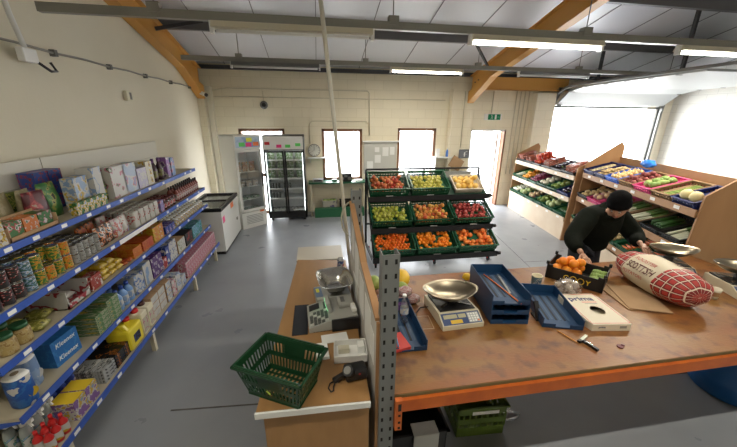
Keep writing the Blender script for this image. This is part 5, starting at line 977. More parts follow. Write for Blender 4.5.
# ---------------- table goods
def scale_big(loc,rz,label,variant=0):
    t=thing('weighing_scale',label,'scale',loc,rz); body=c('scale_cream',(.62,.56,.42),.4)
    pr_=[(-.19,0),(.19,0),(.19,.075),(-.1,.085),(-.19,.035)]
    b=MB(); b.prism(body,pr_,.32,Matrix(((0,0,1,-.16),(1,0,0,0),(0,1,0,0),(0,0,0,1)))); b.build('scale_body',t)
    for x in (-.12,.12):
        for y in (-.14,.14): MB().tube(BLACK,(x,y,-.001),(x,y,.004),.015).build('rubber_foot',t) if 0 else None
    M=Matrix.Translation((0,-.19,.0355))@Matrix.Rotation(math.atan2(.05,.09),4,'X')
    p=MB().box(c('scale_panel',(.05,.08,.2),.4),(-.15,.006,0),(.15,.098,.0015),M).build('control_panel',t)
    MB().box(c('scale_lcd',(.45,.42,.28),.4),(-.135,.055,.0015),(-.03,.085,.003),M).build('display_screen',p); MB().box(MATS['scale_lcd'],(-.02,.055,.0015),(.04,.085,.003),M).build('display_screen',p)
    MB().box(c('yellow_label',(.75,.5,.05),.5),(-.09,.014,.0015),(-.0,.042,.003),M).build('yellow_label',p)
    kb=MB(); kb.box(c('keypad_grey',(.4,.42,.42),.5),(.05,.012,.0015),(.14,.09,.003),M)
    for i in range(4):
        for j in range(4): kb.box(WHITE,(.056+i*.021,.017+j*.018,.003),(.07+i*.021,.029+j*.018,.005),M)
    kb.box(ORS,(.119,.017,.0031),(.133,.029,.0055),M); kb.build('keypad',p)
    b=MB(); b.box(BLACK,(-.14,-.08,.078),(.14,.17,.092)); b.bar(STEEL,(-.12,-.05,.098),(.12,.13,.098),.02,.01); b.bar(STEEL,(-.12,.13,.098),(.12,-.05,.098),.02,.01); b.tube(DKMETAL,(0,.04,.085),(0,.04,.13),.04); b.build('pan_support',t)
    return t
S1=scale_big((1.0,2.0,TZ),R(2),'cream shop scale with a wide steel scoop pan left of the blue tray stack')
PAN=MB()
def scoop():
    b=MB(); na,nr=48,12; im=b.mi(PANM)
    def P(t,a,o=0):
        ca,sa=math.cos(a),math.sin(a); f=1/((abs(ca)**1.75+abs(sa)**1.75)**(1/1.75)); x=.215*t*ca*f; y=.15*t*sa*f
        return (x*(1+o),y*(1+o),.02+.075*t**2.6+.012*t**4*abs(ca)**3-o*.2)
    T=[[b.bm.verts.new(P(max(t/nr,.02),2*PI*k/na)) for k in range(na)] for t in range(nr+1)]; Q=[[b.bm.verts.new(P(max(t/nr,.02),2*PI*k/na,.02)) for k in range(na)] for t in range(nr+1)]
    for G in (T,Q):
        for a_,b_ in zip(G,G[1:]):
            for k in range(na): b.bm.faces.new((a_[k],a_[(k+1)%na],b_[(k+1)%na],b_[k])).smooth=True
        b.bm.faces.new(G[0])
    for k in range(na): b.bm.faces.new((T[nr][k],T[nr][(k+1)%na],Q[nr][(k+1)%na],Q[nr][k]))
    return b.mesh('weighing_pan')
PANM=c('worn_pan_steel',(.36,.31,.23),.3,1,bump=.05,bscale=12)
scm=scoop(); link('weighing_pan',scm,S1,(-.02,.03,.115),(0,0,R(-4)))
MB().path(BLACK,[(-.16,.1,.02),(-.22,.12,.006),(-.28,.05,.005),(-.3,-.05,.005)],.004).build('power_cable',S1)
S2=scale_big((3.5,2.4,TZ),R(-28),'shop scale with a steel scoop pan standing behind the tartan sack'); link('weighing_pan',scm,S2,(0.02,.04,.135),(0,0,R(12)))
MB().path(STEEL,[(-.17,-.17,.03),(-.19,-.2,.1),(-.17,-.1,.17),(-.15,.15,.17),(-.17,.2,.08)],.01).build('steel_frame',S2)
S3=scale_big((3.72,1.95,TZ),R(-20),'shop scale at the right edge of the table, nearer of the right hand scales'); link('weighing_pan',scm,S3,(0,.04,.135),(0,0,R(-6)))
# blue trays
def traymesh():
    b=MB(); w,d,h=.14,.26,.08; m=TRAYBLUE
    b.box(m,(-w,-d,0),(w,d,.004)); b.box(m,(-w,-d,0),(-w+.005,d,h)); b.box(m,(w-.005,-d,0),(w,d,h)); b.box(m,(-w,d-.005,0),(w,d,h))
    b.box(m,(-w,-d,0),(-w+.09,-d+.005,.035)); b.box(m,(w-.09,-d,0),(w,-d+.005,.035)); b.box(m,(-w,-d,0),(w,-d+.005,.012))
    dk=c('tray_slot',(.008,.012,.02),.6)
    for k in range(7): b.box(dk if k%2 else c('tray_rib',(.05,.1,.18),.4),(-.09+k*.03-.008,-d+.1,.004),(-.09+k*.03+.008,d-.06,.0055))
    return b.mesh('paper_tray')
tm=traymesh(); dk=MATS['tray_slot']
for k in range(3): 
    o=tag(link('paper_tray',tm,None,(1.41-.005*k,2.07,TZ+k*.082),(0,0,R(-9))),['bottom','middle','top'][k]+' blue plastic letter tray in the stack of three beside the shop scale','tray')
tag(MB().path(ORS,[(-.04,.2,0),(.0,.05,0),(.04,-.12,0),(.075,-.26,.0)],.005).build('orange_strap',None,(1.4,2.07,TZ+.164+.011),(0,0,R(-9))),'thin orange strap lying in the top blue tray','strap')
tag(MB().box(c('ruler_metal',(.45,.47,.48),.3,.8),(-.008,-.16,0),(.008,.16,.003)).build('steel_ruler',None,(1.48,2.11,TZ+.164+.006),(0,0,R(-14))),'grey metal ruler lying in the top blue tray','ruler')
tag(link('paper_tray',tm,None,(1.8,1.95,TZ),(0,0,R(-17))),'single blue letter tray lying between the tray stack and the white box','tray')
tag(link('paper_tray',tm,None,(.535,1.9,TZ),(0,0,R(-1))),'blue letter tray beside the grey post, holding a bottle','tray')
t=thing('black_stapler','black upright desk gadget between the tray stack and the single tray','stapler',(1.625,1.86,TZ),R(-12)); MB().box(BLACK,(-.02,-.05,0),(.02,.05,.015)).build('base',t); MB().bar(BLACK,(0,-.04,.012),(-.005,.04,.12),.03,.02).build('upper_arm',t); MB().bar(STEEL,(.0,-.035,.03),(-.002,.02,.1),.008,.006).build('steel_strip',t)
# tape roll, lemon, cup
t=thing('tape_roll','white and brown roll of tape lying behind the tray stack','tape',(1.68,2.56,TZ)); MB().lathe(c('tape_white',(.62,.58,.5),.5),[(.03,0),(.055,0),(.055,.045),(.03,.045),(.03,.0)],n=24,close=False).build('tape',t); MB().lathe(CARD,[(.028,.001),(.0298,.001),(.0298,.044),(.028,.044),(.028,.001)],n=24,close=False).build('core',t)
lem=MB().lathe(c('lemon_skin',(.8,.5,.02),.4),[(.003,-.046),(.012,-.04),(.032,-.02),(.036,0),(.03,.022),(.01,.04),(.003,.045)],n=16,M=Matrix.Rotation(R(80),4,'Y')).mesh('lemon'); tag(link('lemon',lem,None,(1.36,2.5,TZ+.036)),'yellow lemon between the shop scale and the tray stack','lemon')
t=thing('paper_tub','small blue and cream printed tub behind the single tray','tub',(1.93,2.29,TZ)); MB().lathe([pm('tub_print',[(.25,.4,.45),W_,(.1,.2,.3)],16),MATS['tub_print'],c('tub_rim',(.65,.58,.4),.5),MATS['tub_rim'],MATS['tub_rim']],[(.036,0),(.04,.01),(.045,.11),(.047,.116),(.041,.113),(.033,.02)],n=20).build('tub_body',t)
# prima box
t=thing('white_box','flat white box with an oval window and red outline on the table','box',(2.085,1.835,TZ),R(-8)); wb=c('box_cream',(.68,.62,.5),.6)
w,d,h=.155,.21,.055
b=MB(); 
# top with oval hole
nh=32; outer=[];inner=[]
for k in range(nh):
    a=2*PI*k/nh; ca,sa=math.cos(a),math.sin(a); s_=1/max(abs(ca)/w,abs(sa)/d); outer.append((ca*s_,sa*s_)); inner.append((.02+.05*ca-.0*sa,-.03+.055*sa))
vo=[b.bm.verts.new((x,y,h)) for x,y in outer]; vi=[b.bm.verts.new((x,y,h)) for x,y in inner]; vb=[b.bm.verts.new((x,y,0)) for x,y in outer]; vj=[b.bm.verts.new((x,y,h-.003)) for x,y in inner]
im=b.mi(wb)
for k in range(nh):
    j=(k+1)%nh; b.bm.faces.new((vo[k],vo[j],vi[j],vi[k])); b.bm.faces.new((vo[k],vb[k],vb[j],vo[j])); b.bm.faces.new((vi[k],vi[j],vj[j],vj[k]))
b.bm.faces.new(vb[::-1])
for sx in (-1,1):
    pass
b.build('carton',t)
b=MB(); rm=c('red_outline',(.65,.08,.06),.5)
for a,q in (((-w+.012,-d+.012),(w-.012,-d+.016)),((-w+.012,d-.016),(w-.012,d-.012)),((-w+.012,-d+.012),(-w+.016,d-.012)),((w-.016,-d+.012),(w-.012,d-.012))): b.box(rm,(*a,h),(*q,h+.0008))
b.build('red_outline',t); INK=c('navy_ink',(.02,.02,.12),.6)
text('prima',.08,INK,t,(-.01,.13,h+.0005),bold=.0015,sx=1.1); text('pulp packing',.018,rm,t,(.02,.085,h+.0005)) if 0 else None
MB().box(rm,(-.03,.078,h),(.09,.086,h+.0006)).build('red_line',t); MB().box(c('grey_ink',(.3,.28,.25),.6),(-.02,.055,h),(.08,.062,h+.0006)).build('small_print',t)
text('prima',.022,INK,t,(-.07,-d-.0005,.03),(R(90),0,0)); MB().box(MATS['grey_ink'],(.06,-d-.001,.02),(.11,-d,.04)).build('small_print',t)
# pencil and cutter and label
tag(MB().tube(c('pencil_orange',(.6,.25,.04),.5),(1.665,1.685,TZ+.005),(1.71,1.545,TZ+.005),.0045,n=6).build('pencil'),'thin orange pencil lying near the front of the table','pencil')
t=thing('hand_peeler','small black and silver T shaped hand tool near the front of the table','tool',(1.76,1.55,TZ)); MB().bar(BLACK,(-.0,.0,.01),(.0,-.1,.01),.02,.016).build('handle',t); MB().bar(STEEL,(-.005,-.02,.019),(.0,-.06,.019),.012,.003).build('steel_inlay',t); MB().bar(BLACK,(-.04,.005,.01),(-.01,.01,.01),.02,.016).bar(c('silver_head',(.5,.52,.45),.4,.5),(-.01,.01,.01),(.07,.03,.01),.018,.014).build('tool_head',t); t.rotation_euler=(0,0,R(12))
tag(MB().tube(c('dark_red_scrap',(.12,.01,.02),.5),(0,0,0),(0,0,.006),.02,n=7).ball(MATS['dark_red_scrap'],(.025,.005,.006),.012,sc=(1,1,.5)).build('red_scrap',None,(1.97,1.47,TZ)),'small dark red scrap on the table near the front edge','scrap')
# cardboard sheets
for k,(x,y,r_) in enumerate(((2.62,2.0,-12),(2.66,1.97,-22))): tag(MB().box(CARD,(-.15,-.2,0),(.15,.2,.006)).build('cardboard_sheet',None,(x,y,TZ+k*.0065),(0,0,R(r_))),['lower','upper'][k]+' flat brown cardboard sheet between the white box and the tartan sack','cardboard')
# black fruit crate with oranges
t=thing('fruit_box','black open fruit box with yellow lettering, full of oranges, in front of the person','box',(2.29,2.27,TZ),R(-52))
bw,bd,bh=.46,.33,.14; KX=c('black_cardboard',(.012,.012,.012),.5); b=MB()
for a,q in (((0-bw/2,0,0),(bw/2,bd,.012)),((-bw/2,0,0),(bw/2,.008,bh-.02)),((-bw/2,bd-.008,0),(bw/2,bd,bh-.02)),((-bw/2,0,0),(-bw/2+.008,bd,bh-.0)),((bw/2-.008,0,0),(bw/2,bd,bh)),
  ((-bw/2,0,0),(-bw/2+.05,.01,bh)),((bw/2-.05,0,0),(bw/2,.01,bh)),((-bw/2,bd-.01,0),(-bw/2+.05,bd,bh)),((bw/2-.05,bd-.01,0),(bw/2,bd,bh))): b.box(KX,a,q)
b.build('carton',t); b=MB()
for px,py in ((-1,0),(1,0),(-1,1),(1,1)): MB().box(KX,(px*(bw/2-.004)-.012,py*bd-.012+(.008 if not py else -.008),bh),(px*(bw/2-.004)+.012,py*bd+.012+(.008 if not py else -.008),bh+.03)).build('corner_post',t)
YI=c('yellow_ink',(.75,.5,.02),.5)
for x in (-.0,.06): MB().path(YI,[(x+.025*math.cos(a/8*PI),-.002,.055+.028*math.sin(a/8*PI)) for a in range(17)],.0035,n=6).build('letter_ring',t)
text('Y',.06,YI,t,(.115,-.001,.055),(R(90),0,0),bold=.001); text('C',.06,YI,t,(-.06,-.001,.055),(R(90),0,0),bold=.001)
fm_=MB().ball(O_ORA,(0,0,0),.042,sub=3,sc=(1,1,.96)).mesh('orange')
t.matrix_basis=Matrix.Translation((2.29,2.27,TZ))@Matrix.Rotation(R(-52),4,'Z')
fill(t.matrix_basis@Matrix.Translation((-.06,.01,0)),fm_,.32,bd-.02,.045,.042,'orange','orange in the black fruit box in front of the person','orange','oranges in the black fruit box',top=9)
for i in range(2):
    for j in range(3): o=link('green_vegetable',veg('greens')); o.matrix_world=t.matrix_basis@Matrix.Translation((.14+.05*i,.07+.09*j,.075)); o.scale=(.6,.7,.8); tag(o,'dark green leafy vegetable at the right end of the black fruit box','vegetable','greens in the black fruit box')
# garlic net
t=thing('garlic_bag','clear plastic bag of garlic bulbs in front of the black fruit box','bag',(2.2,2.16,TZ)) 
t.location=(2.12,2.13,TZ); NET=glassmat('bag_film',(.93,.93,.9),.22,.15)
MB().ball(NET,(0,0,.074),.102,sub=3,sc=(1.12,1,.72),fn=lambda p:1+.07*math.sin(5*p.x+7*p.y)*math.cos(6*p.z)).build('bag_film',t)
gm=MB().ball(c('garlic_skin',(.55,.45,.38),.5,rand=(.42,.32,.28)),(0,0,0),.031,fn=lambda p:1+.08*math.cos(6*math.atan2(p.y,p.x))).mesh('garlic_bulb')
for k,(x,y,z) in enumerate(((-.05,0,.03),(0,-.04,.03),(.05,.0,.03),(0,.045,.03),(0,0,.035),(-.045,.045,.05),(-.03,-.035,.075),(.03,-.025,.078),(.035,.04,.07),(-.015,.02,.088))): tag(link('garlic_bulb',gm,None,(2.12+x*1.2,2.13+y*1.2,TZ+z*1.2)),'garlic bulb inside the clear bag on the table','garlic','garlic bulbs in the clear bag')
# tartan sack
t=thing('tartan_sack','large red tartan sack of potatoes with a cream label lying on the table','sack')
TM=mat('tartan_red',(.42,.03,.025),.55); N=TM.node_tree.nodes;L=TM.node_tree.links;bs=N['Principled BSDF']; uv=N.new('ShaderNodeUVMap'); 
def stripes(axis,per,w,col,base,off=0.0):
    sp=N.new('ShaderNodeSeparateXYZ'); L.new(uv.outputs[0],sp.inputs[0]); a=N.new('ShaderNodeMath'); a.operation='ADD'; a.inputs[1].default_value=off; L.new(sp.outputs[axis],a.inputs[0]); m=N.new('ShaderNodeMath'); m.operation='MODULO'; m.inputs[1].default_value=per; L.new(a.outputs[0],m.inputs[0])
    l=N.new('ShaderNodeMath'); l.operation='LESS_THAN'; l.inputs[1].default_value=w; L.new(m.outputs[0],l.inputs[0]); x=N.new('ShaderNodeMix'); x.data_type='RGBA'; L.new(l.outputs[0],x.inputs[0]); x.inputs[7].default_value=(*col,1)
    if base is None: x.inputs[6].default_value=(.42,.03,.025,1)
    else: L.new(base,x.inputs[6])
    return x.outputs[2]
q=stripes(0,.056,.022,(.2,.012,.015),None,.01); q=stripes(1,.056,.022,(.2,.012,.015),q,.01); q=stripes(0,.056,.005,(.72,.62,.5),q,.06); q=stripes(1,.056,.005,(.72,.62,.5),q,.06); L.new(q,bs.inputs['Base Color'])
LBL=c('sack_label',(.62,.54,.4),.55); ax_L=.36; 
def SR(s): 
    u=s/ax_L; e=max(0,1-abs(u)**7)**.5
    return (.162+.01*math.cos(9*s))*e*(1-.1*math.exp(-((s+.3)/.09)**2)) + .004
def SP(s,a,off=0):
    r=SR(s)+off+.01*math.sin(4*a+11*s)*math.sin(9*s+2*a)
    bend=.05*math.sin(2.6*s)
    return Vector((s,-r*1.08*math.cos(a)+bend,.145+r*.88*math.sin(a)))
b=MB(); ns,na=44,36; uvl=b.bm.loops.layers.uv.new('UVMap'); V={}
for i in range(ns+1):
    s_=-ax_L+2*ax_L*(.5-.5*math.cos(PI*i/ns))
    for j in range(na): V[i,j]=b.bm.verts.new(SP(s_,2*PI*j/na))
i0=b.mi(TM); i1=b.mi(LBL)
for i in range(ns):
    sa=-ax_L+2*ax_L*(.5-.5*math.cos(PI*i/ns)); sb_=-ax_L+2*ax_L*(.5-.5*math.cos(PI*(i+1)/ns))
    for j in range(na):
        f=b.bm.faces.new((V[i,j],V[i+1,j],V[i+1,(j+1)%na],V[i,(j+1)%na])); f.smooth=True; f.material_index=i1 if -.15<(sa+sb_)/2<.15 else i0
        for lp,(ss,jj) in zip(f.loops,((sa,j),(sb_,j),(sb_,j+1),(sa,j+1))): lp[uvl].uv=(ss+1,jj/na*.9+.5)
b.bm.faces.new([V[0,j] for j in range(na)]); b.bm.faces.new([V[ns,j] for j in range(na)][::-1]); sk=b.build('sack_body',t)
for q_ in ((-1,),(1,)):
    pass
REDI=c('red_ink',(.45,.02,.04),.6); DKI=c('dark_ink',(.1,.015,.02),.6)
def bent(a0,s0=0): return lambda co: SP(s0+co.x,a0+co.y/.165,.0035)
text('ROOSTER',.045,REDI,t,(0,0,0),fn=bent(R(52),-.02),ext=0); text('SCOTTISH',.085,DKI,t,(0,0,0),fn=bent(R(26),.0),ext=0,bold=.0015,sx=.64); text('POTATOES',.04,REDI,t,(0,0,0),fn=bent(R(0),-.03),ext=0)
text('SCOTTISH',.085,DKI,t,(0,0,0),fn=bent(R(112),.0),ext=0,bold=.0015,sx=.7); text('ROOSTER',.045,REDI,t,(0,0,0),fn=bent(R(138),.0),ext=0)
t.matrix_basis=Matrix.Translation((2.93,2.06,TZ+.006))@Matrix.Rotation(R(-104),4,'Z')
# cup and clear bag
t=thing('paper_cup','cream paper cup with a tan band beside the tartan sack','cup',(3.32,1.88,TZ)); cupm=c('cup_cream',(.62,.56,.44),.6); MB().lathe([cupm,c('cup_band',(.4,.24,.12),.6),cupm,cupm,cupm],[(.028,0),(.032,.03),(.037,.07),(.042,.095),(.038,.093),(.026,.01)],n=20).build('cup_body',t)
tag(MB().ball(CLEAR,(0,0,.04),.13,sub=3,sc=(1.2,.7,.3),fn=lambda p:1+.25*math.sin(6*p.x+5*p.y)*math.cos(8*p.z+4*p.y)).build('clear_bag',None,(3.33,2.1,TZ),(0,0,R(-40))),'crumpled clear plastic bag between the sack and the scales','bag')
# left corner things behind the post
t=thing('water_bottle','clear plastic bottle leaning in the blue tray by the post','bottle',(.6,1.95,TZ+.008)); MB().lathe([CLEAR,CLEAR,pm('water_label',[(.4,.5,.7),W_],14),CLEAR,CLEAR,CLEAR],[(.026,0),(.032,.012),(.032,.07),(.031,.12),(.03,.15),(.014,.185),(.012,.2)],n=16).build('bottle_body',t); MB().tube(WHITE,(0,0,.2),(0,0,.218),.015,n=14).build('cap',t)
t.rotation_euler=(R(-6),0,0)
tag(MB().box(c('red_leaflet',(.6,.06,.05),.5),(-.06,-.08,0),(.06,.08,.02)).build('red_wallet',None,(.49,1.72,TZ+.008),(0,0,R(12))),'red folded leaflet in the blue tray by the post','leaflet')
tag(MB().box(c('orange_leaflet',(.7,.25,.05),.5),(-.04,-.07,0),(.04,.07,.012)).build('orange_leaflet',None,(.44,1.92,TZ+.008)),'orange leaflet behind the red one in the blue tray','leaflet')
t=thing('ball_pen','blue ball pen lying on the red leaflet','pen',(.49,1.72,TZ+.0335)); MB().tube(c('pen_blue',(.15,.35,.6),.4),(-.01,-.06,0),(.0,.05,0),.005).build('barrel',t); MB().tube(WHITE,(0,.05,0),(.001,.065,0),.0045).build('cap',t)
tag(MB().ball(c('yellow_melon',(.8,.5,.04),.4),(0,0,0),.085,sub=3,sc=(.9,1.15,.9)).build('melon',None,(.72,2.5,TZ+.077)),'yellow melon behind the grey post on the table','melon')
tag(MB().ball(c('green_squash',(.2,.3,.05),.5,vary=.1,scale=9,col2=(.35,.4,.1)),(0,0,0),.065,sub=3,sc=(.9,1,.95)).build('squash',None,(.68,2.33,TZ+.062)),'green squash in front of the yellow melon','squash')
tag(MB().ball(MATS['green_squash'],(0,0,0),.07,sub=3,sc=(.9,1,.95)).build('squash',None,(.46,2.46,TZ+.067)),'green squash between the partition and the grey post','squash')
PKP=pm('pink_wrap',[(.62,.35,.35),(.75,.62,.6),(.6,.2,.22),(.7,.65,.62)],22,.3)
pkm=MB().ball(PKP,(0,0,0),.05,sub=3,sc=(1.15,.9,.8),fn=lambda p:1+.14*math.sin(7*p.x+5*p.y)*math.cos(6*p.z)).mesh('pink_pack')
for k,(x,y,z) in enumerate(((.5,2.24,.042),(.62,2.2,.042),(.74,2.19,.042),(.56,2.19,.115),(.67,2.2,.115))): tag(link('pink_pack',pkm,None,(x,y,TZ+z)),'pink and white wrapped pack heaped behind the grey post','pack','pink and white packs behind the post')
tag(MB().box(c('purple_card',(.12,.05,.2),.5),(-.12,-.02,0),(.12,.02,.05)).build('purple_box',None,(.56,2.125,TZ)),'low purple box in front of the pink packs','box')
b=MB(); 
for a,q in (((-.06,-.08),(.06,-.076)),((-.06,.076),(.06,.08)),((-.06,-.08),(-.056,.08)),((.056,-.08),(.06,.08))): b.box(c('chalk_mark',(.55,.42,.3),.8),(*a,0),(*q,.0006))
tag(b.build('tape_outline',None,(.745,1.93,.9003),(0,0,R(-4))),'pale rectangular tape outline on the table left of the shop scale','tape')
# under the table
t=thing('crate','olive green plastic crate standing on the floor under the table','crate',(1.22,1.6,.0),R(-3)); t.location=(1.17,1.67,.001); OLV=c('olive_plastic',(.1,.16,.02),.45); link('crate_body',crate_mesh(.38,.33,.29,OLV,t_=.01),t); MB().box(WHITEP,(-.08,-.004,.215),(.13,-.001,.245)).build('label',t); MB().box(WHITEP,(-.09,-.004,.225),(.16,-.0165,.228)).build('label',t) if 0 else None
t=thing('storage_crate','black plastic crate with a white cloth on its edge under the table','crate',(.63,1.55,.001)); link('crate_body',crate_mesh(.4,.42,.28,BK[0],slots=False,t_=.01),t)
tag(MB().box(c('cloth_white',(.55,.55,.52),.8),(-.09,-.012,-.14),(.09,-.003,.0),bev=.003).box(MATS['cloth_white'],(-.09,-.012,0),(.09,.09,.008),bev=.003).build('white_cloth',None,(.67,1.53,.285)),'white cloth hanging over the rim of the black crate','cloth')
t=thing('blue_barrel','blue plastic barrel on the floor under the right end of the table','barrel',(3.68,1.74,.001)); BB=c('barrel_blue',(.01,.1,.32),.35); MB().lathe(BB,[(.25,0),(.28,.02),(.29,.15),(.3,.17),(.29,.2),(.295,.4),(.31,.42),(.295,.45),(.28,.62),(.25,.66),(.24,.655)],n=36).build('barrel_body',t); MB().tube(BLACK,(.1,0,.655),(.1,0,.675),.04).build('bung',t)
tag(MB().ball(CLEAR,(0,0,.02),.06,sub=2,sc=(1.3,.8,.3),fn=lambda p:1+.3*math.sin(9*p.x+7*p.y)).build('plastic_scrap',None,(1.5,1.78,0.003)),'crumpled clear plastic scrap on the floor right of the olive crate','plastic')
t=thing('cardboard_box','brown cardboard box piece propped on the ledge by the exit door','cardboard',(3.72,7.8,0)); t.location=(3.7,7.86,0)
bpy.data.objects.remove(t)
tag(MB().box(CARD,(-.17,-.006,0),(.17,.006,.3),Matrix.Rotation(R(30),4,'Y')).build('cardboard_piece',None,(3.55,7.9,1.12)),'tilted brown cardboard piece leaning by the pilaster left of the exit door','cardboard')
tag(MB().box(c('cabinet_grey',(.3,.3,.28),.5),(3.3,7.75,0),(4.0,7.95,1.05)).build('low_cabinet'),'low grey cabinet behind the fruit stand, left of the exit door','cabinet')
# ------------------------------------------------------------------ the person
def skin(verts,edges,radii,m,name,sub=2,root=0):
    me=bpy.data.meshes.new(name); me.from_pydata([Vector(v) for v in verts],edges,[]); o=bpy.data.objects.new(name,me); COL.objects.link(o)
    o.modifiers.new('s','SKIN'); sd=o.modifiers.new('d','SUBSURF'); sd.levels=sub; sd.render_levels=sub
    for i,r in enumerate(radii):
        v=me.skin_vertices[0].data[i]; v.radius=(r,r) if not isinstance(r,tuple) else r; v.use_root=(i==root)
    bpy.context.view_layer.update(); dg=bpy.context.evaluated_depsgraph_get(); e=bpy.data.meshes.new_from_object(o.evaluated_get(dg)); bpy.data.objects.remove(o)
    e.materials.clear(); e.materials.append(m)
    for p in e.polygons: p.use_smooth=True
    return e
SK=c('skin',(.5,.28,.19),.5); COAT=c('dark_coat',(.006,.008,.006),.95,vary=.3,scale=20,col2=(.01,.012,.009),bump=.5,bscale=14,spec=.1); HAT=c('black_beanie',(.005,.005,.006),.95,spec=.1,bump=.5,bscale=90); TRO=c('dark_trousers',(.02,.022,.03),.8); BOOT=c('boots',(.02,.015,.012),.5)
P=thing('person','person in a black coat and black beanie bending over the fruit box behind the table','person',(3.25,3.12,0))
def L_(p): return (p[0]-3.25,p[1]-3.12,p[2])
hipc=(3.3,3.2,.98); chest=(3.24,3.02,1.22); neck=(3.2,2.9,1.37); head=(3.17,2.8,1.47)
shL=(3.02,2.98,1.3); shR=(3.46,3.05,1.3)
elL=(2.74,2.86,1.1); haL=(2.66,2.6,1.045); elR=(3.6,2.86,1.07); haR=(3.36,2.62,1.11)
def body(scale,ring):
    return
V_=[hipc,(3.27,3.12,1.1),chest,neck,(3.18,2.84,1.43),shL,elL,haL,shR,elR,haR,(3.18,3.2,.9),(3.16,3.14,.5),(3.16,3.24,.09),(3.4,3.22,.9),(3.42,3.16,.5),(3.42,3.26,.09),(3.14,3.1,.05),(3.4,3.12,.05)]
E_=[(0,1),(1,2),(2,3),(3,4),(2,5),(5,6),(6,7),(2,8),(8,9),(9,10),(0,11),(11,12),(12,13),(0,14),(14,15),(15,16),(13,17),(16,18)]
Rr=[.11,.11,.11,.055,.055,.05,.035,.027,.05,.035,.027,.085,.06,.045,.085,.06,.045,.04,.04]
bme=skin([L_(v) for v in V_],E_,Rr,SK,'body')
# head + hands joined into the same mesh
bm=bmesh.new(); bm.from_mesh(bme)
fwd=Vector((-.72,-.5,-.48)).normalized(); side=fwd.cross(Vector((0,0,1))).normalized(); up=side.cross(fwd)
HM=Matrix((( side.x,fwd.x,up.x,0),(side.y,fwd.y,up.y,0),(side.z,fwd.z,up.z,0),(0,0,0,1)))
HC=Vector(L_(head)); HT=Matrix.Translation(HC)@HM@Matrix.Scale(1.1,4)
k=bmesh.ops.create_uvsphere(bm,u_segments=32,v_segments=24,radius=1)
for v in k['verts']:
    p=v.co.copy(); x,y,z=p.x*.077,p.y*.095,p.z*.115
    if z<0: f=1-.3*(-z/.115)**1.5; x*=f; y=y*(1-.15*(-z/.115)) if y<0 else y*(1-.03*(-z/.115))
    if p.y>.5:
        y+=.028*math.exp(-((p.x)/.16)**2-((p.z+.12)/.17)**2)         # nose
        y-=.012*(math.exp(-((p.x-.38)/.18)**2-((p.z-.06)/.13)**2)+math.exp(-((p.x+.38)/.18)**2-((p.z-.06)/.13)**2))
        y+=.007*math.exp(-((p.x)/.3)**2-((p.z+.5)/.09)**2); y-=.006*math.exp(-((p.x)/.35)**2-((p.z+.42)/.04)**2); y+=.008*math.exp(-(p.x/.3)**2-((p.z+.8)/.15)**2); y+=.006*math.exp(-((p.z-.2)/.08)**2)
    v.co=HT@Vector((x,y,z))
for f in {f for v in k['verts'] for f in v.link_faces}: f.smooth=True
def hand(W,dirv,palmn,sgn):
    """palm and five fingers as one skinned chain set, returned as mesh"""
    W=Vector(W); d=Vector(dirv).normalized(); n=Vector(palmn).normalized(); s=d.cross(n).normalized()*sgn
    vs=[W,W+d*.05,W+d*.085]; es=[(0,1),(1,2)]; rr=[(.024,.024),(.03,.02),(.032,.016)]
    for q,(o,l) in enumerate(((-.03,.065),(-.01,.078),(.011,.072),(.03,.056))):
        a=W+d*.09+s*o; b_=a+d*l*.45+n*.008; c_=b_+d*l*.3+n*l*.25; e=c_+d*l*.08+n*l*.3; i=len(vs); vs+=[a,b_,c_,e]; es+=[(2,i),(i,i+1),(i+1,i+2),(i+2,i+3)]; rr+=[(.0095,.0095)]*2+[(.0085,.0085)]*2
    a=W+d*.03-s*.03; b_=a+d*.035-s*.022+n*.012; e=b_+d*.03-s*.003+n*.015; i=len(vs); vs+=[a,b_,e]; es+=[(1,i),(i,i+1),(i+1,i+2)]; rr+=[(.013,.013),(.011,.011),(.009,.009)]
    return skin(vs,es,rr,SK,'hand',2,0)
for W_h,dv,sg in ((haL,(-.25,-.9,-.25),1),(haR,(-.3,-.9,-.2),-1)):
    hm=hand(L_(W_h),dv,(0,-.1,-1),sg); bm.from_mesh(hm)
for x in (-.078,.078):      # ears
    k=bmesh.ops.create_icosphere(bm,subdivisions=2,radius=1)
    for v in k['verts']: v.co=HT@Vector((x+v.co.x*.01,-.005+v.co.y*.018,-.01+v.co.z*.03))
bm.to_mesh(bme); bm.free()
for p in bme.polygons: p.use_smooth=True
link('body',bme,P)
# face details
EW=c('eye_white',(.6,.58,.55),.3)
for x in (-.029,.029): o=MB().ball(EW,(x,.08,.006),.011).ball(BLACK,(x,.089,.003),.005).build('eye',P); o.matrix_local=HT
o=MB().box(c('lips',(.35,.13,.1),.5),(-.024,.083,-.052),(.024,.094,-.044),bev=.003).build('mouth',P); o.matrix_local=HT
for x in (-.03,.03): o=MB().bar(c('grey_brow',(.12,.1,.09),.8),(x-.016,.088,.022),(x+.016,.088,.024),.006,.006).build('eyebrow',P); o.matrix_local=HT
hair=MB().ball(c('grey_hair',(.1,.09,.085),.9),(0,-.03,-.0),.1,sub=3,sc=(.83,.75,.75)).build('hair',P); hair.matrix_local=HT
b=MB(); b.lathe(HAT,[(.092,.0),(.101,.005),(.101,.045),(.094,.05),(.095,.07),(.085,.105),(.06,.132),(.03,.145),(.004,.148)],n=36,sy=1.14,M=Matrix.Translation((0,-.01,.018))@Matrix.Rotation(R(8),4,'X')); o=b.build('beanie',P); o.matrix_local=HT
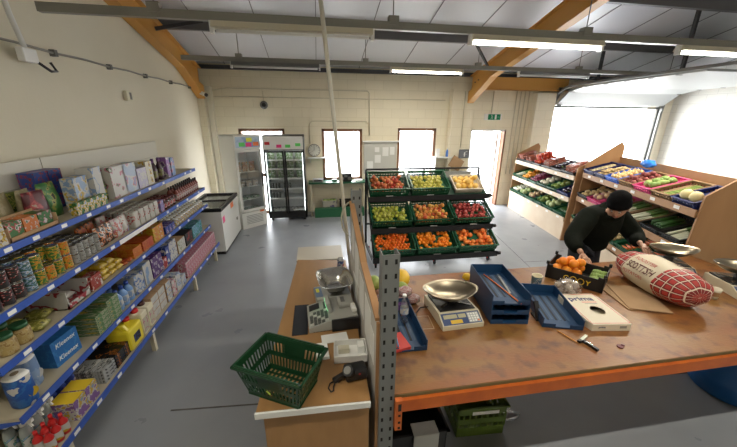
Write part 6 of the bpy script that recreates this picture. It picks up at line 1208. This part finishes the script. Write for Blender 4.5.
# coat: larger skin over torso and arms, hood collar
CV=[(3.32,3.23,.82),(3.3,3.2,.98),(3.27,3.12,1.1),chest,(3.22,2.97,1.31),shL,elL,(2.67,2.65,1.055),shR,elR,(3.37,2.67,1.105)]
CE=[(0,1),(1,2),(2,3),(3,4),(3,5),(5,6),(6,7),(3,8),(8,9),(9,10)]
CR=[(.24,.19),(.24,.19),(.23,.19),(.22,.19),.13,.135,.1,.062,.135,.1,.062]
link('coat',skin([L_(v) for v in CV],CE,CR,COAT,'coat',3),P)
o=MB().lathe(COAT,[(.09,-.04),(.12,-.02),(.125,.03),(.105,.055),(.085,.045)],n=28,sy=1.1).build('coat_collar',P); o.location=L_((3.23,2.93,1.37)); o.rotation_euler=(R(35),0,R(-30))
link('trousers',skin([L_(v) for v in (hipc,(3.18,3.2,.86),(3.16,3.15,.5),(3.16,3.24,.12),(3.4,3.22,.86),(3.42,3.17,.5),(3.42,3.26,.12))],[(0,1),(1,2),(2,3),(0,4),(4,5),(5,6)],[.15,.11,.085,.07,.11,.085,.07],TRO,'trousers'),P)
for x in (3.15,3.41): MB().box(BOOT,L_((x-.05,3.04,0)),L_((x+.05,3.31,.09)),bev=.02).build('boot',P)
SKY=10.0; EXPO=1.0
# ------------------------------------------------------------------ light, sky, camera
W=bpy.data.worlds.new('sky'); S.world=W; W.use_nodes=True; bg=W.node_tree.nodes['Background']; bg.inputs[0].default_value=(.93,.96,1,1); bg.inputs[1].default_value=SKY
def portal(x0,x1,z0,z1,name):
    l=bpy.data.lights.new(name,'AREA'); l.shape='RECTANGLE'; l.size=x1-x0; l.size_y=z1-z0; l.cycles.is_portal=True
    o=bpy.data.objects.new(name,l); COL.objects.link(o); o.location=((x0+x1)/2,YB+.26,(z0+z1)/2); o.rotation_euler=(R(-90),0,0)
for q in ((-1.78,-.72,0,2.1),(.17,1.18,.83,2.1),(2.1,3.13,.83,2.12),(4.08,5.1,0,2.09),(6.42,9.68,0,2.74)): portal(*q,'daylight_portal')
cam=bpy.data.cameras.new('camera'); cam.sensor_width=36; cam.lens=317/737*36; cam.clip_start=.02
co=bpy.data.objects.new('camera',cam); COL.objects.link(co)

f=317.;cx,cy=368.5,223.5
Yv=Vector((314-cx,118-cy,f)).normalized(); Xv=Vector((2460-cx,135-cy,f)); Xv=(Xv-Yv*Xv.dot(Yv)).normalized(); Zv=Xv.cross(Yv)
if Zv[1]>0: Zv=-Zv
Mr=Matrix(((Xv[0],-Xv[1],-Xv[2]),(Yv[0],-Yv[1],-Yv[2]),(Zv[0],-Zv[1],-Zv[2])))
co.matrix_world=Matrix.Translation((0,0,2.35))@Mr.to_4x4(); S.camera=co
S.view_settings.view_transform='Standard'; S.view_settings.look='None'; S.view_settings.gamma=1; S.view_settings.use_curve_mapping=False; S.view_settings.exposure=EXPO
